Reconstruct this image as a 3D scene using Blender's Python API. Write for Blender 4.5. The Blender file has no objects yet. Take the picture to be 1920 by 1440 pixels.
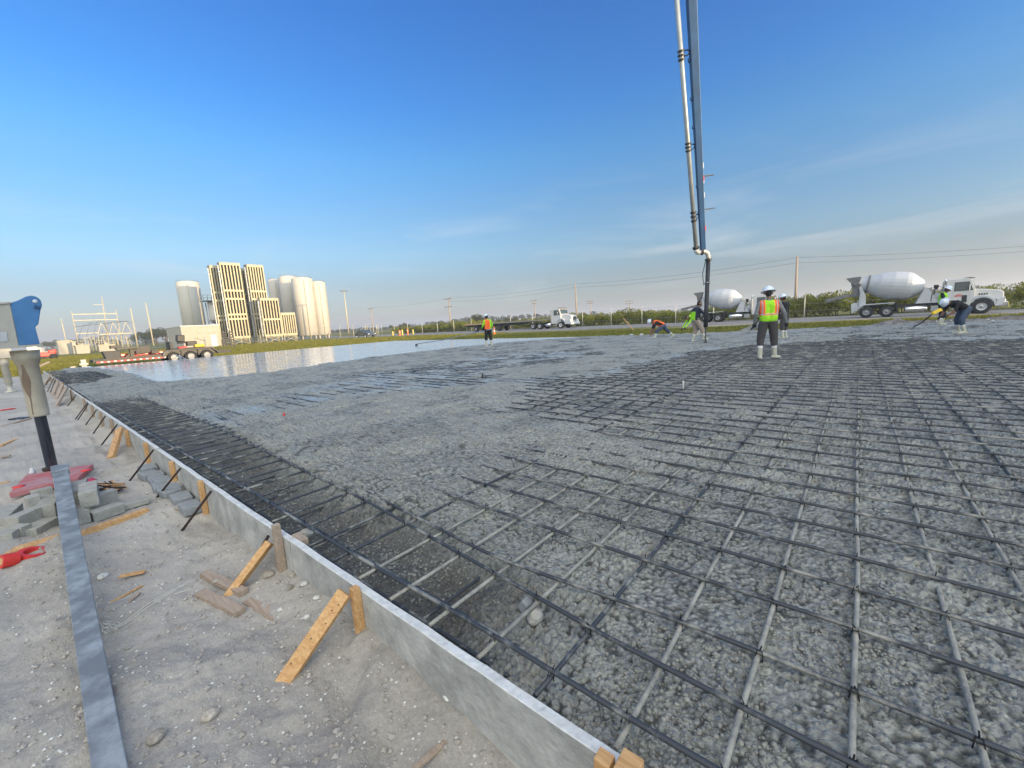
import bpy, bmesh, math, random
import numpy as np
from mathutils import Vector, Matrix
random.seed(7); np.random.seed(7)
SC = bpy.context.scene; C = SC.collection
# ------------------------------------------------------------------ camera
F_PX = 776.0; YAW = math.radians(40.1); ROLL = 0.0575; PITCH = math.radians(8.68); EYE = 1.31
_cr, _sr = math.cos(ROLL), math.sin(ROLL)
_lev_r = Vector((math.cos(YAW), math.sin(YAW), 0)); _fw = Vector((-math.sin(YAW), math.cos(YAW), 0)); _z = Vector((0, 0, 1))
FWD = _fw*math.cos(PITCH) - _z*math.sin(PITCH); LUP = _fw*math.sin(PITCH) + _z*math.cos(PITCH)
IR = _lev_r*_cr - LUP*_sr; IU = _lev_r*_sr + LUP*_cr
cd = bpy.data.cameras.new('camera'); cam = bpy.data.objects.new('camera', cd); C.objects.link(cam)
M = Matrix.Identity(4)
for i in range(3): M[i][0] = IR[i]; M[i][1] = IU[i]; M[i][2] = -FWD[i]
M[2][3] = EYE
cam.matrix_world = M
cd.sensor_width = 36; cd.lens = F_PX/1920*36; cd.clip_start = 0.05; cd.clip_end = 6000
SC.camera = cam
def ray(px, py):
    return IR*(px-960) - IU*(py-720) + FWD*F_PX
def gp(px, py, z=0.0):                       # a place on level ground
    r = ray(px, py); t = (z-EYE)/r.z; return Vector((r.x*t, r.y*t, z))
def at(px, py, d):                            # a place at depth d in metres
    r = ray(px, py)*(d/F_PX); return Vector((r.x, r.y, r.z+EYE))
# ------------------------------------------------------------------ sky, sun, exposure
SUN_EL = math.radians(5.6); SUN_DIR = Vector((1, 0.06, 0)).normalized()*math.cos(SUN_EL) + Vector((0, 0, math.sin(SUN_EL)))
W = bpy.data.worlds.new('World'); SC.world = W; W.use_nodes = True
nt = W.node_tree; nt.nodes.clear()
def N(t, ty, **kw):
    n = t.nodes.new(ty)
    for k, v in kw.items(): setattr(n, k, v)
    return n
out = N(nt, 'ShaderNodeOutputWorld'); bg = N(nt, 'ShaderNodeBackground'); sky = N(nt, 'ShaderNodeTexSky')
sky.sky_type = 'NISHITA'; sky.sun_disc = False; sky.sun_elevation = math.radians(16); sky.sun_rotation = math.atan2(SUN_DIR.x, SUN_DIR.y)
sky.air_density = 1.0; sky.dust_density = 0.8; sky.ozone_density = 2.5; sky.altitude = 0
tc = N(nt, 'ShaderNodeTexCoord'); sep = N(nt, 'ShaderNodeSeparateXYZ'); nt.links.new(tc.outputs['Generated'], sep.inputs[0])
# thin cirrus low over the horizon: noise stretched sideways, fading with height
mp = N(nt, 'ShaderNodeMapping'); mp.inputs['Scale'].default_value = (1.6, 1.6, 11); mp.inputs['Rotation'].default_value = (0.10, -0.06, 0.5)
nz = N(nt, 'ShaderNodeTexNoise'); nz.inputs['Scale'].default_value = 1.7; nz.inputs['Detail'].default_value = 8; nz.inputs['Roughness'].default_value = 0.55; nz.inputs['Distortion'].default_value = 0.6
nt.links.new(tc.outputs['Generated'], mp.inputs[0]); nt.links.new(mp.outputs[0], nz.inputs['Vector'])
cr = N(nt, 'ShaderNodeValToRGB'); cr.color_ramp.elements[0].position = 0.5; cr.color_ramp.elements[1].position = 0.82
nt.links.new(nz.outputs['Fac'], cr.inputs[0])
band = N(nt, 'ShaderNodeValToRGB'); b = band.color_ramp
b.elements[0].position = 0.0; b.elements[0].color = (.15, .15, .15, 1); b.elements[1].position = 0.34; b.elements[1].color = (0, 0, 0, 1)
e = b.elements.new(0.14); e.color = (.55, .55, .55, 1); e = b.elements.new(0.22); e.color = (.22, .22, .22, 1)
nt.links.new(sep.outputs['Z'], band.inputs[0])
mul = N(nt, 'ShaderNodeMath', operation='MULTIPLY'); nt.links.new(cr.outputs[0], mul.inputs[0]); nt.links.new(band.outputs[0], mul.inputs[1])
tint = N(nt, 'ShaderNodeMix', data_type='RGBA', blend_type='MULTIPLY'); tint.inputs[0].default_value = 1.0
SKYRAMP = N(nt, 'ShaderNodeValToRGB'); r_ = SKYRAMP.color_ramp
for pos_, col_ in ((.09, (.42, .415, .455)), (.158, (.50, .575, .61)), (.243, (.45, .63, .72)), (.34, (.35, .69, .88)), (.424, (.25, .635, .98)), (.556, (.205, .57, 1.0))):
    e = r_.elements.new(pos_); e.color = (*col_, 1)
r_.elements[0].position = 0.0; r_.elements[0].color = (.36, .37, .48, 1); r_.elements[-1].position = 1.0; r_.elements[-1].color = (.2, .5, .95, 1)
nt.links.new(sep.outputs['Z'], SKYRAMP.inputs[0])
nt.links.new(sky.outputs[0], tint.inputs[6]); nt.links.new(SKYRAMP.outputs[0], tint.inputs[7])
mix = N(nt, 'ShaderNodeMix', data_type='RGBA'); nt.links.new(mul.outputs[0], mix.inputs[0]); nt.links.new(tint.outputs[2], mix.inputs[6]); mix.inputs[7].default_value = (3.3, 3.35, 3.4, 1)
# broad warm fill glow added to the sky behind the camera, brightening the foreground
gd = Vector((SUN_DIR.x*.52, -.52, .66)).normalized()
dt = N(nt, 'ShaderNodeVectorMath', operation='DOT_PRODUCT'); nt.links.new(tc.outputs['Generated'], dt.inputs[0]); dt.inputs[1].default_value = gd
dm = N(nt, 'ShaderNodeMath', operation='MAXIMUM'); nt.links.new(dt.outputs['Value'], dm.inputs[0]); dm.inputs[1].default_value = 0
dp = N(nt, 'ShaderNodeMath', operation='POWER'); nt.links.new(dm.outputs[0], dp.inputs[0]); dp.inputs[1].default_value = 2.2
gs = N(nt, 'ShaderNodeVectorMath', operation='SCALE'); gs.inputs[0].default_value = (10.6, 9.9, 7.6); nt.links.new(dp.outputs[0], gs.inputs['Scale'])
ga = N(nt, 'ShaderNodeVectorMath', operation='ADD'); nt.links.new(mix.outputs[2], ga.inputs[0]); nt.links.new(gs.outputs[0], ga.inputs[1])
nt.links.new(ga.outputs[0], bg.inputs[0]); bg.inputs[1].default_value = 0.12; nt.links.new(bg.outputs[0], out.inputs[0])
sd = bpy.data.lights.new('sun', 'SUN'); sun = bpy.data.objects.new('sun', sd); C.objects.link(sun)
sd.energy = 3.5; sd.angle = math.radians(0.6); sd.color = (1.0, 0.74, 0.44)
sun.rotation_euler = SUN_DIR.to_track_quat('Z', 'Y').to_euler(); sun.location = (0, 0, 30)
SC.view_settings.view_transform = 'Standard'; SC.view_settings.look = 'None'; SC.view_settings.gamma = 1; SC.view_settings.exposure = 1.12
# ------------------------------------------------------------------ materials
MATS = {}
def mat(name, col, rough=0.6, metal=0.0, var=0.18, scale=6.0, bump=0.0, bscale=None, col2=None, spec=None, coat=0, trans=0, objrand=0.0):
    if name in MATS: return MATS[name]
    m = bpy.data.materials.new(name); m.use_nodes = True; t = m.node_tree; p = t.nodes['Principled BSDF']
    p.inputs['Roughness'].default_value = rough; p.inputs['Metallic'].default_value = metal
    if coat: p.inputs['Coat Weight'].default_value = coat; p.inputs['Coat Roughness'].default_value = 0.15
    if trans: p.inputs['Transmission Weight'].default_value = trans
    if spec is not None: p.inputs['Specular IOR Level'].default_value = spec
    co = N(t, 'ShaderNodeTexCoord'); n = N(t, 'ShaderNodeTexNoise'); n.inputs['Scale'].default_value = scale; n.inputs['Detail'].default_value = 6; n.inputs['Roughness'].default_value = 0.62
    t.links.new(co.outputs['Object'], n.inputs['Vector'])
    ra = N(t, 'ShaderNodeValToRGB'); ra.color_ramp.elements[0].position = 0.3; ra.color_ramp.elements[1].position = 0.7
    c2 = col2 or tuple(min(1, c*(1+var)) for c in col)
    ra.color_ramp.elements[0].color = (*[c*(1-var) for c in col], 1) if col2 is None else (*col, 1); ra.color_ramp.elements[1].color = (*c2, 1)
    t.links.new(n.outputs['Fac'], ra.inputs[0]); last = ra.outputs[0]
    if objrand:
        oi = N(t, 'ShaderNodeObjectInfo'); mr = N(t, 'ShaderNodeMapRange'); mr.inputs[3].default_value = 1-objrand; mr.inputs[4].default_value = 1+objrand
        t.links.new(oi.outputs['Random'], mr.inputs[0]); mx = N(t, 'ShaderNodeVectorMath', operation='SCALE'); t.links.new(last, mx.inputs[0]); t.links.new(mr.outputs[0], mx.inputs['Scale']); last = mx.outputs[0]
    t.links.new(last, p.inputs['Base Color'])
    if bump:
        n2 = N(t, 'ShaderNodeTexNoise'); n2.inputs['Scale'].default_value = bscale or scale*5; n2.inputs['Detail'].default_value = 5; t.links.new(co.outputs['Object'], n2.inputs['Vector'])
        bu = N(t, 'ShaderNodeBump'); bu.inputs['Strength'].default_value = bump; bu.inputs['Distance'].default_value = 0.01
        t.links.new(n2.outputs['Fac'], bu.inputs['Height']); t.links.new(bu.outputs[0], p.inputs['Normal'])
    MATS[name] = m; return m
def wood_mat(name, c1, c2, s=1.0):
    m = mat(name, c1, 0.75, 0, 0.2, 3, 0.0, col2=c2); t = m.node_tree; p = t.nodes['Principled BSDF']
    co = [n for n in t.nodes if n.type == 'TEX_COORD'][0]; no = [n for n in t.nodes if n.type == 'TEX_NOISE'][0]
    mpn = N(t, 'ShaderNodeMapping'); mpn.inputs['Scale'].default_value = (1.2*s, 14*s, 14*s); t.links.new(co.outputs['Object'], mpn.inputs[0]); t.links.new(mpn.outputs[0], no.inputs['Vector'])
    no.inputs['Scale'].default_value = 4; no.inputs['Distortion'].default_value = 0.7
    bu = N(t, 'ShaderNodeBump'); bu.inputs['Strength'].default_value = .35; bu.inputs['Distance'].default_value = .004; t.links.new(no.outputs['Fac'], bu.inputs['Height']); t.links.new(bu.outputs[0], p.inputs['Normal'])
    return m
white = mat('white_paint', (.56, .56, .56), .35, 0, .05, 2, coat=.3)
drumw = mat('drum_paint', (.46, .48, .51), .45, 0, .07, 1.5)
grime = mat('dirty_grey_paint', (.15, .15, .155), .7, 0, .3, 5)
black = mat('black_paint', (.02, .02, .022), .5, 0, .3, 4)
rubber = mat('rubber', (.025, .025, .026), .85, 0, .3, 12)
chrome = mat('chrome', (.75, .75, .76), .12, 1.0, .05, 3)
steel = mat('grey_steel', (.33, .34, .35), .45, .8, .2, 9)
glass = mat('cab_glass', (.06, .08, .08), .06, 0, .1, 2, spec=.8)
redp = mat('red_paint', (.62, .035, .025), .45, 0, .15, 5)
orangep = mat('orange_paint', (.80, .17, .02), .6, 0, .15, 6)
yellowp = mat('yellow_paint', (.78, .52, .03), .5, 0, .12, 6)
bluep = mat('blue_paint', (.045, .16, .36), .6, 0, .25, 3)
boomblue = mat('boom_blue_paint', (.008, .062, .165), .6, 0, .3, 2.2)
boomlit = mat('boom_lit_paint', (.24, .32, .35), .5, 0, .25, 3)
cream = mat('cream_paint', (.50, .46, .38), .55, 0, .2, 4, bump=.25, bscale=14)
taup = mat('taupe_paint', (.36, .34, .30), .55, 0, .12, 2.5, bump=.15, bscale=10)
pine = wood_mat('pine_wood', (.40, .20, .07), (.64, .40, .19)); oldwood = wood_mat('weathered_wood', (.26, .19, .14), (.42, .33, .25))
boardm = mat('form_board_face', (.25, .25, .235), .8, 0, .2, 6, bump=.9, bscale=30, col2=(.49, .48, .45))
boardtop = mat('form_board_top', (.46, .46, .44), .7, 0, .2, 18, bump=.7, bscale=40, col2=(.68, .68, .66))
blockm = mat('concrete_block', (.27, .26, .23), .9, 0, .2, 14, bump=.8, bscale=90, col2=(.40, .385, .345))
paverm = mat('grey_paver', (.20, .215, .225), .9, 0, .2, 20, bump=.6, bscale=90, col2=(.29, .305, .315))
rust = mat('rusty_bar', (.045, .028, .024), .8, .3, .4, 30, bump=.4, bscale=120)
stonem = mat('rock', (.33, .29, .24), .9, 0, .3, 30, bump=.8, bscale=80, objrand=.25)
palestone = mat('pale_shell', (.55, .54, .50), .8, 0, .3, 60)
skin = mat('skin', (.20, .10, .065), .55, 0, .1, 20)
# ------------------------------------------------------------------ mesh building helpers
class MB:
    def __init__(s): s.v = []; s.f = []; s.m = []; s.s = []
    def add(s, vs, fs, mi=0, sm=False):
        o = len(s.v); s.v += [tuple(v) for v in vs]; s.f += [tuple(i+o for i in f) for f in fs]; s.m += [mi]*len(fs); s.s += [sm]*len(fs); return s
    def box(s, x0, x1, y0, y1, z0, z1, mi=0):
        vs = [(x, y, z) for x in (x0, x1) for y in (y0, y1) for z in (z0, z1)]
        return s.add(vs, [(0, 1, 3, 2), (4, 6, 7, 5), (0, 4, 5, 1), (2, 3, 7, 6), (0, 2, 6, 4), (1, 5, 7, 3)], mi)
    def obox(s, c, size, R, mi=0):
        c = Vector(c); vs = [c + R @ Vector((sx*size[0]/2, sy*size[1]/2, sz*size[2]/2)) for sx in (-1, 1) for sy in (-1, 1) for sz in (-1, 1)]
        return s.add(vs, [(0, 1, 3, 2), (4, 6, 7, 5), (0, 4, 5, 1), (2, 3, 7, 6), (0, 2, 6, 4), (1, 5, 7, 3)], mi)
    def beam(s, p0, p1, w, h, up=(0, 0, 1), mi=0, w1=None, h1=None):
        p0 = Vector(p0); p1 = Vector(p1); d = (p1-p0).normalized(); u = Vector(up)
        if abs(d.dot(u)) > .98: u = Vector((1, 0, 0))
        sd_ = d.cross(u).normalized(); u = sd_.cross(d)
        w1 = w if w1 is None else w1; h1 = h if h1 is None else h1
        vs = []
        for p, ww, hh in ((p0, w, h), (p1, w1, h1)):
            for a, b_ in ((-1, -1), (1, -1), (1, 1), (-1, 1)): vs.append(p + sd_*(a*ww/2) + u*(b_*hh/2))
        return s.add(vs, [(0, 1, 2, 3)[::-1], (4, 5, 6, 7), (0, 1, 5, 4), (1, 2, 6, 5), (2, 3, 7, 6), (3, 0, 4, 7)], mi)
    def tube(s, pts, r, n=8, mi=0, cap=True, sm=True):
        pts = [Vector(p) for p in pts]; rs = r if isinstance(r, (list, tuple)) else [r]*len(pts); vs = []
        for i, p in enumerate(pts):
            d = (pts[min(i+1, len(pts)-1)] - pts[max(i-1, 0)]).normalized(); u = Vector((0, 0, 1)) if abs(d.z) < .9 else Vector((1, 0, 0))
            a = d.cross(u).normalized(); b_ = a.cross(d)
            for k in range(n):
                t = 2*math.pi*k/n; vs.append(p + a*(math.cos(t)*rs[i]) + b_*(math.sin(t)*rs[i]))
        fs = [(i*n+k, i*n+(k+1) % n, (i+1)*n+(k+1) % n, (i+1)*n+k) for i in range(len(pts)-1) for k in range(n)]
        s.add(vs, fs, mi, sm)
        if cap:
            o = len(s.v)-len(vs); s.f += [tuple(o+k for k in range(n))[::-1], tuple(o+(len(pts)-1)*n+k for k in range(n))]; s.m += [mi]*2; s.s += [False]*2
        return s
    def lathe(s, prof, o=(0, 0, 0), axis=(0, 0, 1), n=24, mi=0, sm=True):     # prof: (radius, height)
        o = Vector(o); ax = Vector(axis).normalized(); u = Vector((0, 0, 1)) if abs(ax.z) < .9 else Vector((1, 0, 0)); a = ax.cross(u).normalized(); b_ = a.cross(ax); vs = []
        for r, h in prof:
            for k in range(n):
                t = 2*math.pi*k/n; vs.append(o + ax*h + a*(math.cos(t)*r) + b_*(math.sin(t)*r))
        fs = [(i*n+k, i*n+(k+1) % n, (i+1)*n+(k+1) % n, (i+1)*n+k) for i in range(len(prof)-1) for k in range(n)]
        return s.add(vs, fs, mi, sm)
    def prism(s, poly, y0, y1, mi=0, fn=None):       # poly in (x, z), swept along y
        fn = fn or (lambda x, y, z: (x, y, z)); n = len(poly)
        vs = [fn(x, y0, z) for x, z in poly] + [fn(x, y1, z) for x, z in poly]
        return s.add(vs, [tuple(range(n)), tuple(range(n, 2*n))[::-1]] + [(k, n+k, n+(k+1) % n, (k+1) % n) for k in range(n)], mi)
    def build(s, name, mats, parent=None, bevel=0):
        me = bpy.data.meshes.new(name); me.from_pydata(s.v, [], s.f); me.validate()
        for m_ in (mats if isinstance(mats, (list, tuple)) else [mats]): me.materials.append(m_)
        if len(me.polygons) == len(s.f):
            me.polygons.foreach_set('material_index', s.m); me.polygons.foreach_set('use_smooth', s.s)
        bm = bmesh.new(); bm.from_mesh(me); bmesh.ops.recalc_face_normals(bm, faces=bm.faces); bm.to_mesh(me); bm.free()
        o = bpy.data.objects.new(name, me); C.objects.link(o)
        if parent is not None: o.parent = parent
        if bevel:
            bv = o.modifiers.new('bevel', 'BEVEL'); bv.width = bevel; bv.segments = 2; bv.limit_method = 'ANGLE'
        return o
def tag(o, label=None, cat=None, group=None, kind=None):
    if label: o['label'] = label
    if cat: o['category'] = cat
    if group: o['group'] = group
    if kind: o['kind'] = kind
    return o
def thing(name, label, cat, loc=(0, 0, 0), rz=0, group=None):
    o = bpy.data.objects.new(name, None); C.objects.link(o); o.location = loc; o.rotation_euler = (0, 0, rz); o.empty_display_size = .1
    return tag(o, label, cat, group)
def dup(root, loc, rz=None, label=None, group=None, parent=None):
    r = root.copy(); C.objects.link(r)
    if loc is not None: r.location = loc
    if rz is not None: r.rotation_euler = (0, 0, rz)
    if parent is not None: r.parent = parent
    if label: r['label'] = label
    if group: r['group'] = group
    for ch in list(root.children): dup(ch, None, parent=r)
    return r
def npmesh(name, V, Fq, mats, smooth=False, parent=None, mi=None):
    me = bpy.data.meshes.new(name); V = np.asarray(V, dtype=np.float32); Fq = np.asarray(Fq, dtype=np.int32); k = Fq.shape[1]
    me.vertices.add(len(V)); me.vertices.foreach_set('co', V.ravel()); me.loops.add(Fq.size); me.loops.foreach_set('vertex_index', Fq.ravel())
    me.polygons.add(len(Fq)); me.polygons.foreach_set('loop_start', np.arange(len(Fq), dtype=np.int32)*k); me.polygons.foreach_set('loop_total', np.full(len(Fq), k, np.int32))
    for m_ in (mats if isinstance(mats, (list, tuple)) else [mats]): me.materials.append(m_)
    if mi is not None: me.polygons.foreach_set('material_index', np.asarray(mi, dtype=np.int32))
    me.polygons.foreach_set('use_smooth', np.full(len(Fq), smooth)); me.update(calc_edges=True)
    o = bpy.data.objects.new(name, me); C.objects.link(o)
    if parent is not None: o.parent = parent
    return o
# ------------------------------------------------------------------ noise
def _h(ix, iy, s=0):
    n = (ix.astype(np.int64)*374761393 + iy.astype(np.int64)*668265263 + s*974634777) & 0x7fffffff
    n = ((n ^ (n >> 13))*1274126177) & 0x7fffffff
    return ((n ^ (n >> 16)) & 0xffff)/65535.0
def vnoise(x, y, s=0):
    ix = np.floor(x); iy = np.floor(y); fx = x-ix; fy = y-iy; fx = fx*fx*(3-2*fx); fy = fy*fy*(3-2*fy)
    a = _h(ix, iy, s); b_ = _h(ix+1, iy, s); c = _h(ix, iy+1, s); d = _h(ix+1, iy+1, s)
    return (a*(1-fx)+b_*fx)*(1-fy)+(c*(1-fx)+d*fx)*fy
def fbm(x, y, o=4, s=0):
    t = 0; a = .5
    for k in range(o): t = t + a*(vnoise(x*2**k, y*2**k, s+k)-.5); a *= .55
    return t
def lumps(x, y, s=0):                              # rounded pebbles, 0..1
    ix = np.floor(x); iy = np.floor(y); best = np.full(x.shape, 9.0)
    for dx in (-1, 0, 1):
        for dy in (-1, 0, 1):
            jx = ix+dx; jy = iy+dy; px = jx+.15+.7*_h(jx, jy, s); py = jy+.15+.7*_h(jx, jy, s+5); r = .45+.55*_h(jx, jy, s+9)
            d = np.sqrt((x-px)**2+(y-py)**2)/r; best = np.minimum(best, d)
    return np.clip(1-best**2, 0, 1)
def sstep(a, b_, x): t = np.clip((x-a)/(b_-a), 0, 1); return t*t*(3-2*t)
# ------------------------------------------------------------------ concrete slab
EDGE = [(-34.6, 1.0), (-36.2, 1.0), (-36.2, 2.9), (-35.0, 4.6), (-34.6, 10), (-33.6, 23.9), (-17, 24.4), (-12.5, 26.2), (-9.5, 29.6), (-3, 31.6), (2, 32.2), (7, 33.2), (14, 34.5)]
def far_y(x): return np.interp(x, [-36.2, -33.6, -17, -12, -7, -2.4, 2, 5.5, 14], [23.7, 23.9, 23.7, 23.5, 24.9, 26.9, 28.9, 29.9, 31.5])
CP = []
def cps(h, L):
    for p in L: q = gp(*p); CP.append((q.x, q.y, h))
cps(.024, [(700, 870), (850, 890), (900, 800), (760, 800), (650, 760), (1000, 800), (1090, 830), (1250, 862), (1320, 772), (950, 740), (850, 760), (1100, 690), (1000, 690), (1190, 670), (1230, 655), (560, 790), (480, 730), (600, 860), (430, 760), (390, 728), (340, 725), (500, 708), (800, 672), (700, 685), (300, 745), (240, 738), (1300, 640), (1180, 640), (1400, 640), (1000, 840), (640, 830), (500, 860), (560, 900), (700, 920), (620, 880), (260, 745), (200, 735), (760, 880), ])
cps(-.005, [(1000, 655), (900, 662), (1050, 648), (1120, 640)])
cps(-.008, [(1500, 630), (1600, 625), (1700, 622), (1850, 620), (1900, 630), (1750, 632)])
cps(-.026, [(600, 740), (800, 703), (900, 695), (1000, 674), (1080, 667), (720, 722), (950, 682), (480, 765), (550, 755), (430, 785), (870, 707), (660, 735)])
cps(-.066, [(1080, 775), (1050, 760), (1230, 742), (1180, 760), (1260, 822), (1340, 820), (1020, 862), (1100, 885), (1000, 900), (1050, 930), (960, 950), (860, 965), (1150, 950), (1300, 950), (1500, 1000), (1700, 1000), (1900, 1000), (1430, 860), (1600, 850), (1850, 850), (1500, 780), (1700, 760), (1900, 740), (1150, 778), (1120, 755), (1060, 738), (1200, 760), (1420, 740), (1300, 715), (1300, 693), (1400, 683), (1500, 692), (1600, 680), (1800, 680), (1360, 668), (1450, 658), (1600, 652), (1750, 652), (1900, 650), (1180, 800), (1250, 795), (1440, 810), (1300, 900), (1700, 900), (1900, 900), (1540, 900), (1190, 905), (1250, 690), (1100, 728)])
cps(-.066, [(1500, 1350), (1250, 1250), (1800, 1350), (1700, 1150), (1400, 1150), (1100, 1100), (900, 1040), (1850, 1150), (1000, 1030)])
cps(-.12, [(1100, 1260), (960, 1170), (1230, 1390), (800, 1080)])
CPA = np.array(CP)
WETP = [gp(*p) for p in [(165, 690), (262, 722), (330, 722), (440, 709), (650, 678), (760, 664), (870, 650), (1000, 641), (1150, 632.5)]]
_wx = np.array([p.x for p in WETP]); _wy = np.array([p.y for p in WETP])
def wetness(x, y):                                  # inside the trowelled part: beyond a line from left corner to the far edge
    o = np.argsort(_wx[1:]); 
    pts = [(-40, 2.2), (-34.3, 2.55), (-30, 2.9), (-25, 3.0), (-20, 2.9), (-17.3, 2.6), (-16.2, 3.3), (-15.2, 4.4), (-15.6, 6.2), (-16.5, 9.0), (-16.9, 12), (-17.2, 16), (-16.2, 20), (-12.9, 23.0), (-11.2, 24.6)]
    P = np.array(pts); ins = np.zeros(x.shape, bool); dist = np.full(x.shape, 9e9)
    poly = np.vstack([P, [(-11.2, 60), (-60, 60), (-60, 2.2)]]); n = len(poly)
    for i in range(n):
        x0, y0 = poly[i]; x1, y1 = poly[(i+1) % n]
        c = ((y0 > y) != (y1 > y)) & (x < (x1-x0)*(y-y0)/(y1-y0+1e-12)+x0); ins ^= c
        if i < len(P)-1:
            dx, dy = x1-x0, y1-y0; t = np.clip(((x-x0)*dx+(y-y0)*dy)/(dx*dx+dy*dy), 0, 1); dist = np.minimum(dist, np.hypot(x-x0-t*dx, y-y0-t*dy))
    return np.where(ins, dist, -dist)
def concrete_h(x, y):
    D = np.hypot(x, y); sg = .075*D+.07; num = np.zeros(x.shape); den = np.zeros(x.shape)
    for cx_, cy_, h in CPA:
        w = np.exp(-((x-cx_)**2+(y-cy_)**2)/(2*sg*sg))+1e-9/(.1+(x-cx_)**2+(y-cy_)**2); num += w*h; den += w
    base = num/den
    wd = wetness(x+.35*fbm(x*1.1, y*1.1, 3, 3), y+.6*fbm(x*1.1+9, y*1.1, 3, 4)); wet = sstep(-.05, .12, wd)
    # trench along the form board: low, open bars
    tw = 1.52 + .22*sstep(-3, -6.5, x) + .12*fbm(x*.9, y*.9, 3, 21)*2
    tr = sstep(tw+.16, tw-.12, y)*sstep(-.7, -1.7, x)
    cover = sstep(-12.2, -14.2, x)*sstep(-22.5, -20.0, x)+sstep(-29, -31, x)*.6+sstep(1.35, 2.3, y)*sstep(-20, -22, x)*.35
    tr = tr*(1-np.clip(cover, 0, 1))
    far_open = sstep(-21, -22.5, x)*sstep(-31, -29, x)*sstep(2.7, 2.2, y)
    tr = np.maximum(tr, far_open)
    rough = (1-wet)
    ridge = sstep(-.0, -.25, wd)*sstep(-1.3, -.3, wd)
    M1 = lumps(x*7.5+.5*fbm(x*6, y*6, 2, 51), y*7.5, 52)*sstep(.35, .6, vnoise(x*1.3, y*1.3, 53))
    h = base*.85-.002 + rough*(.040*fbm(x*1.3, y*1.3, 4, 1) + .040*fbm(x*6, y*6, 4, 2)*(.45+.55*sstep(-.05, .0, base))+.022*M1*sstep(-.05, .0, base)-.004) + ridge*.035
    h = h*(1-tr) + tr*(-.185+.15*fbm(x*2.4, y*2.4, 3, 8))
    h = h*(1-wet) + wet*(.027+.0008*fbm(x*.3, y*.3, 2, 5))
    # flat wet patches between the lumps
    wx = x+.10*fbm(x*9, y*9, 2, 31); wy = y+.10*fbm(x*9+4, y*9, 2, 32)
    patch = sstep(.40, .62, vnoise(x*1.9, y*1.9, 11)+.32*fbm(x*5, y*5, 3, 12))
    amp = (.50+.60*patch)*rough
    L1 = lumps(wx*30, wy*30, 1); L2 = lumps(wx*52, wy*52, 4); L3 = lumps(wx*17, wy*17, 7)*sstep(.45, .7, vnoise(x*4, y*4, 15))
    h = h + amp*(.019*L1+.011*L2+.024*L3) + rough*.010*fbm(x*40, y*40, 2, 9)
    stripes = np.exp(-((base+.024)/.012)**2)*rough*(1-tr)*sstep(6.5, 9, np.hypot(x, y))
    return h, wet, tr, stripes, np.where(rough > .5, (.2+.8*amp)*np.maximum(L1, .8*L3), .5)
def ngrid(lo, hi, dmin, k, c=0.0, flat=1.3):
    r = [c]; 
    while r[-1] < hi: r.append(r[-1]+max(dmin, k*max(0, abs(r[-1])-flat)+dmin))
    l = [c]
    while l[-1] > lo: l.append(l[-1]-max(dmin, k*max(0, abs(l[-1])-flat)+dmin))
    r[-1] = hi; l[-1] = lo
    return np.array(sorted(set(l+r)))
def grid_mesh(name, xs, ys, hf, mats, keep=None, attrs=()):
    X, Y = np.meshgrid(xs, ys); res = hf(X, Y); Z = res[0]
    V = np.stack([X, Y, Z], -1).reshape(-1, 3); nx = len(xs); ny = len(ys)
    i = np.arange(nx-1)[None, :] + np.arange(ny-1)[:, None]*nx
    Fq = np.stack([i, i+1, i+nx+1, i+nx], -1).reshape(-1, 4)
    if keep is not None:
        kx = (X[:-1, :-1]+X[1:, 1:])/2; ky = (Y[:-1, :-1]+Y[1:, 1:])/2; Fq = Fq[keep(kx, ky).reshape(-1)]
    o = npmesh(name, V, Fq, mats, True)
    for k, a in enumerate(attrs):
        at_ = o.data.attributes.new(a, 'FLOAT', 'POINT'); at_.data.foreach_set('value', res[k+1].astype(np.float32).ravel())
    return o
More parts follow.
